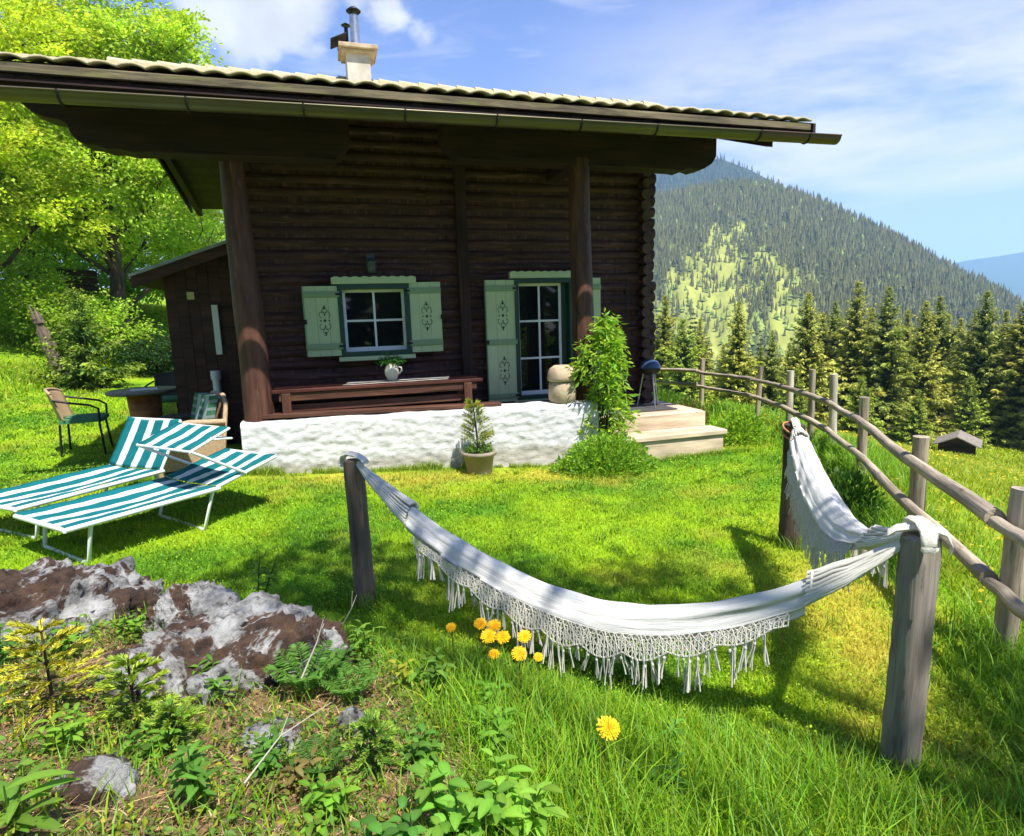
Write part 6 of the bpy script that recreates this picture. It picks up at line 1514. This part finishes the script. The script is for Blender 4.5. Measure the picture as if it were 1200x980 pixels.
def far_forest(h, name, label, n, az0, az1, t0, t1, hh, clear, c_lo, c_hi):
    """small spruces: three ragged tiers each"""
    az = np.radians(rng.uniform(az0, az1, n)); t = np.sqrt(rng.uniform(t0 ** 2, t1 ** 2, n)) 
    cm = clearing(az, t) if clear else np.zeros(n); keep = rng.random(n) > cm * .72; az, t, cm = az[keep], t[keep], cm[keep]; n = len(az)
    x, y, z = h.point(az, t); H_ = rng.uniform(.6, 1.2, n) * hh * (1 - .35 * cm); W_ = H_ * rng.uniform(.13, .20, n); decid = rng.random(n) < np.clip(.03 + 1.1 * np.clip(.62 - t, 0, 1) * (np.degrees(az) < 44), 0, .5) if clear else np.zeros(n, bool)
    W_ = np.where(decid, H_ * .32, W_); H_ = np.where(decid, H_ * .7, H_)
    V = []; F = []; k = 6; a = np.arange(k) * 2 * math.pi / k; rows = []
    for lev, (zb, zt, w) in enumerate(((.06, .55, 1.0), (.33, .80, .72), (.60, 1.0, .42))):
        jit = rng.uniform(.6, 1.3, (n, k)); ph = rng.uniform(0, 6.28, (n, 1))
        ring = np.stack([x[:, None] + W_[:, None] * w * jit * np.cos(a + ph), y[:, None] + W_[:, None] * w * jit * np.sin(a + ph), z[:, None] + H_[:, None] * (zb + rng.uniform(-.05, .03, (n, k)))], -1)
        apex = np.stack([x + rng.normal(size=n) * W_ * .1, y, z + H_ * zt], -1)[:, None]
        rows.append(np.concatenate([ring, apex], 1))
    V = np.concatenate(rows, 1); per = V.shape[1]; b = (np.arange(n) * per)[:, None]; mb = MB()
    tri = np.concatenate([np.array([[l * (k + 1) + j, l * (k + 1) + (j + 1) % k, l * (k + 1) + k] for j in range(k)]) for l in range(3)])
    Fc = (b[:, :, None] + tri[None]).reshape(-1, 3)
    q = rng.random((n, 1)); col = np.array(c_lo) * (1 - q) + np.array(c_hi) * q; col = np.where(decid[:, None], np.array((.26, .33, .07)) * rng.uniform(.7, 1.3, (n, 1)), col)
    mb.add(V.reshape(-1, 3), [Fc], None, np.repeat(col, per, 0)); o = mb.build(name, M['far_needle'], loc=(0, 0, -100)); tag(o, label, 'forest', kind='stuff')
far_forest(main_h, 'mountain_forest', 'dense dark spruce forest covering the mountain flank', 26000, 12, 66, .02, 1.0, 11., True, (.10, .10, .034), (.20, .195, .065))
far_forest(back_h, 'summit_forest', 'spruce forest on the farther summit', 6000, 20, 60, .3, 1.0, 13., False, (.05, .06, .03), (.12, .13, .06))
# lower wood filling the valley behind the first spruces
def valley_wood():
    n = 700; az = np.radians(rng.uniform(14, 72, n)); d = rng.uniform(100, 260, n); x, y = d * np.sin(az), d * np.cos(az); ok = side_dist(FENCE_LINE, x, y) > 50; x, y, d, az = x[ok], y[ok], d[ok], az[ok]
    n = len(x); mb = MB(); z = ground_z(x, y); H_ = rng.uniform(8, 17, n)
    lv = 20; 
    for l in range(lv):
        f = l / lv; k = 9; ph = rng.uniform(0, 6.28, (n, 1)); a = ph + np.arange(k) * 2 * math.pi / k; w = H_[:, None] * .19 * (1 - f) ** .85 * rng.uniform(.6, 1.3, (n, k)) + .15
        b0 = np.stack([x[:, None] + 0 * a, y[:, None] + 0 * a, z[:, None] + H_[:, None] * (.08 + .92 * f) + 0 * a], -1).reshape(-1, 3); D = np.stack([np.cos(a), np.sin(a), np.full(a.shape, -.35 + .5 * f)], -1).reshape(-1, 3)
        c = (np.array((.028, .05, .015)) * (1 - rng.random((n, k, 1))) + np.array((.095, .115, .025)) * rng.random((n, k, 1))).reshape(-1, 3)
        leaf_quads(mb, b0, w.ravel() * .8, .62, c, .1, D=D * 4, fold=.2)
    o = mb.build('valley_forest', M['needle'], loc=(0, 0, -20)); tag(o, 'spruce wood in the valley behind the first row of spruces', 'forest', kind='stuff')
valley_wood()
def rear_wood():
    """the wood behind the photographer that the window panes mirror"""
    k = 64; x = rng.uniform(-26, 30, k); y = rng.uniform(-30, -17, k); H_ = rng.uniform(12, 19, k); mb = MB()
    for l in range(16):
        f = l / 16; a = rng.uniform(0, 6.28, (k, 10)); w = H_[:, None] * .2 * (1 - f) ** .85 * rng.uniform(.6, 1.3, (k, 10)) + .2
        b0 = np.stack([x[:, None] + 0 * a, y[:, None] + 0 * a, ground_z(x, y)[:, None] + H_[:, None] * (.04 + .96 * f) + 0 * a], -1).reshape(-1, 3); D = np.stack([np.cos(a), np.sin(a), np.full(a.shape, -.35 + .5 * f)], -1).reshape(-1, 3)
        leaf_quads(mb, b0, w.ravel(), .7, jitter(np.tile((.09, .14, .03), (len(b0), 1)), .5, 1.5), .1, D=D * 4, fold=.2)
    o = mb.build('rear_forest', M['needle'], loc=(0, -20, 0)); tag(o, 'dark spruce wood behind the mound, mirrored in the window panes', 'forest', kind='stuff')
rear_wood()

# ------------------------------------------------------------------ haze
def haze():
    mb = MB(); mb.bx(-900, 5600, -900, 5600, -420, 520); 
    m = bpy.data.materials.new('haze_air'); m.use_nodes = True; new, link = nodes_of(m.node_tree); out = new('ShaderNodeOutputMaterial'); v = new('ShaderNodeVolumePrincipled')
    v.inputs['Density'].default_value = HAZE; v.inputs['Color'].default_value = (.42, .64, 1.0, 1); v.inputs['Anisotropy'].default_value = 0.0; link(v.outputs[0], out.inputs['Volume'])
    o = mb.build('haze', m); tag(o, 'thin blue haze in the valley air', kind='stuff')
scene.cycles.volume_bounces = 5
HAZE = 2.5e-4
haze()
for o in scene.objects:
    if '_o' in o: del o['_o']
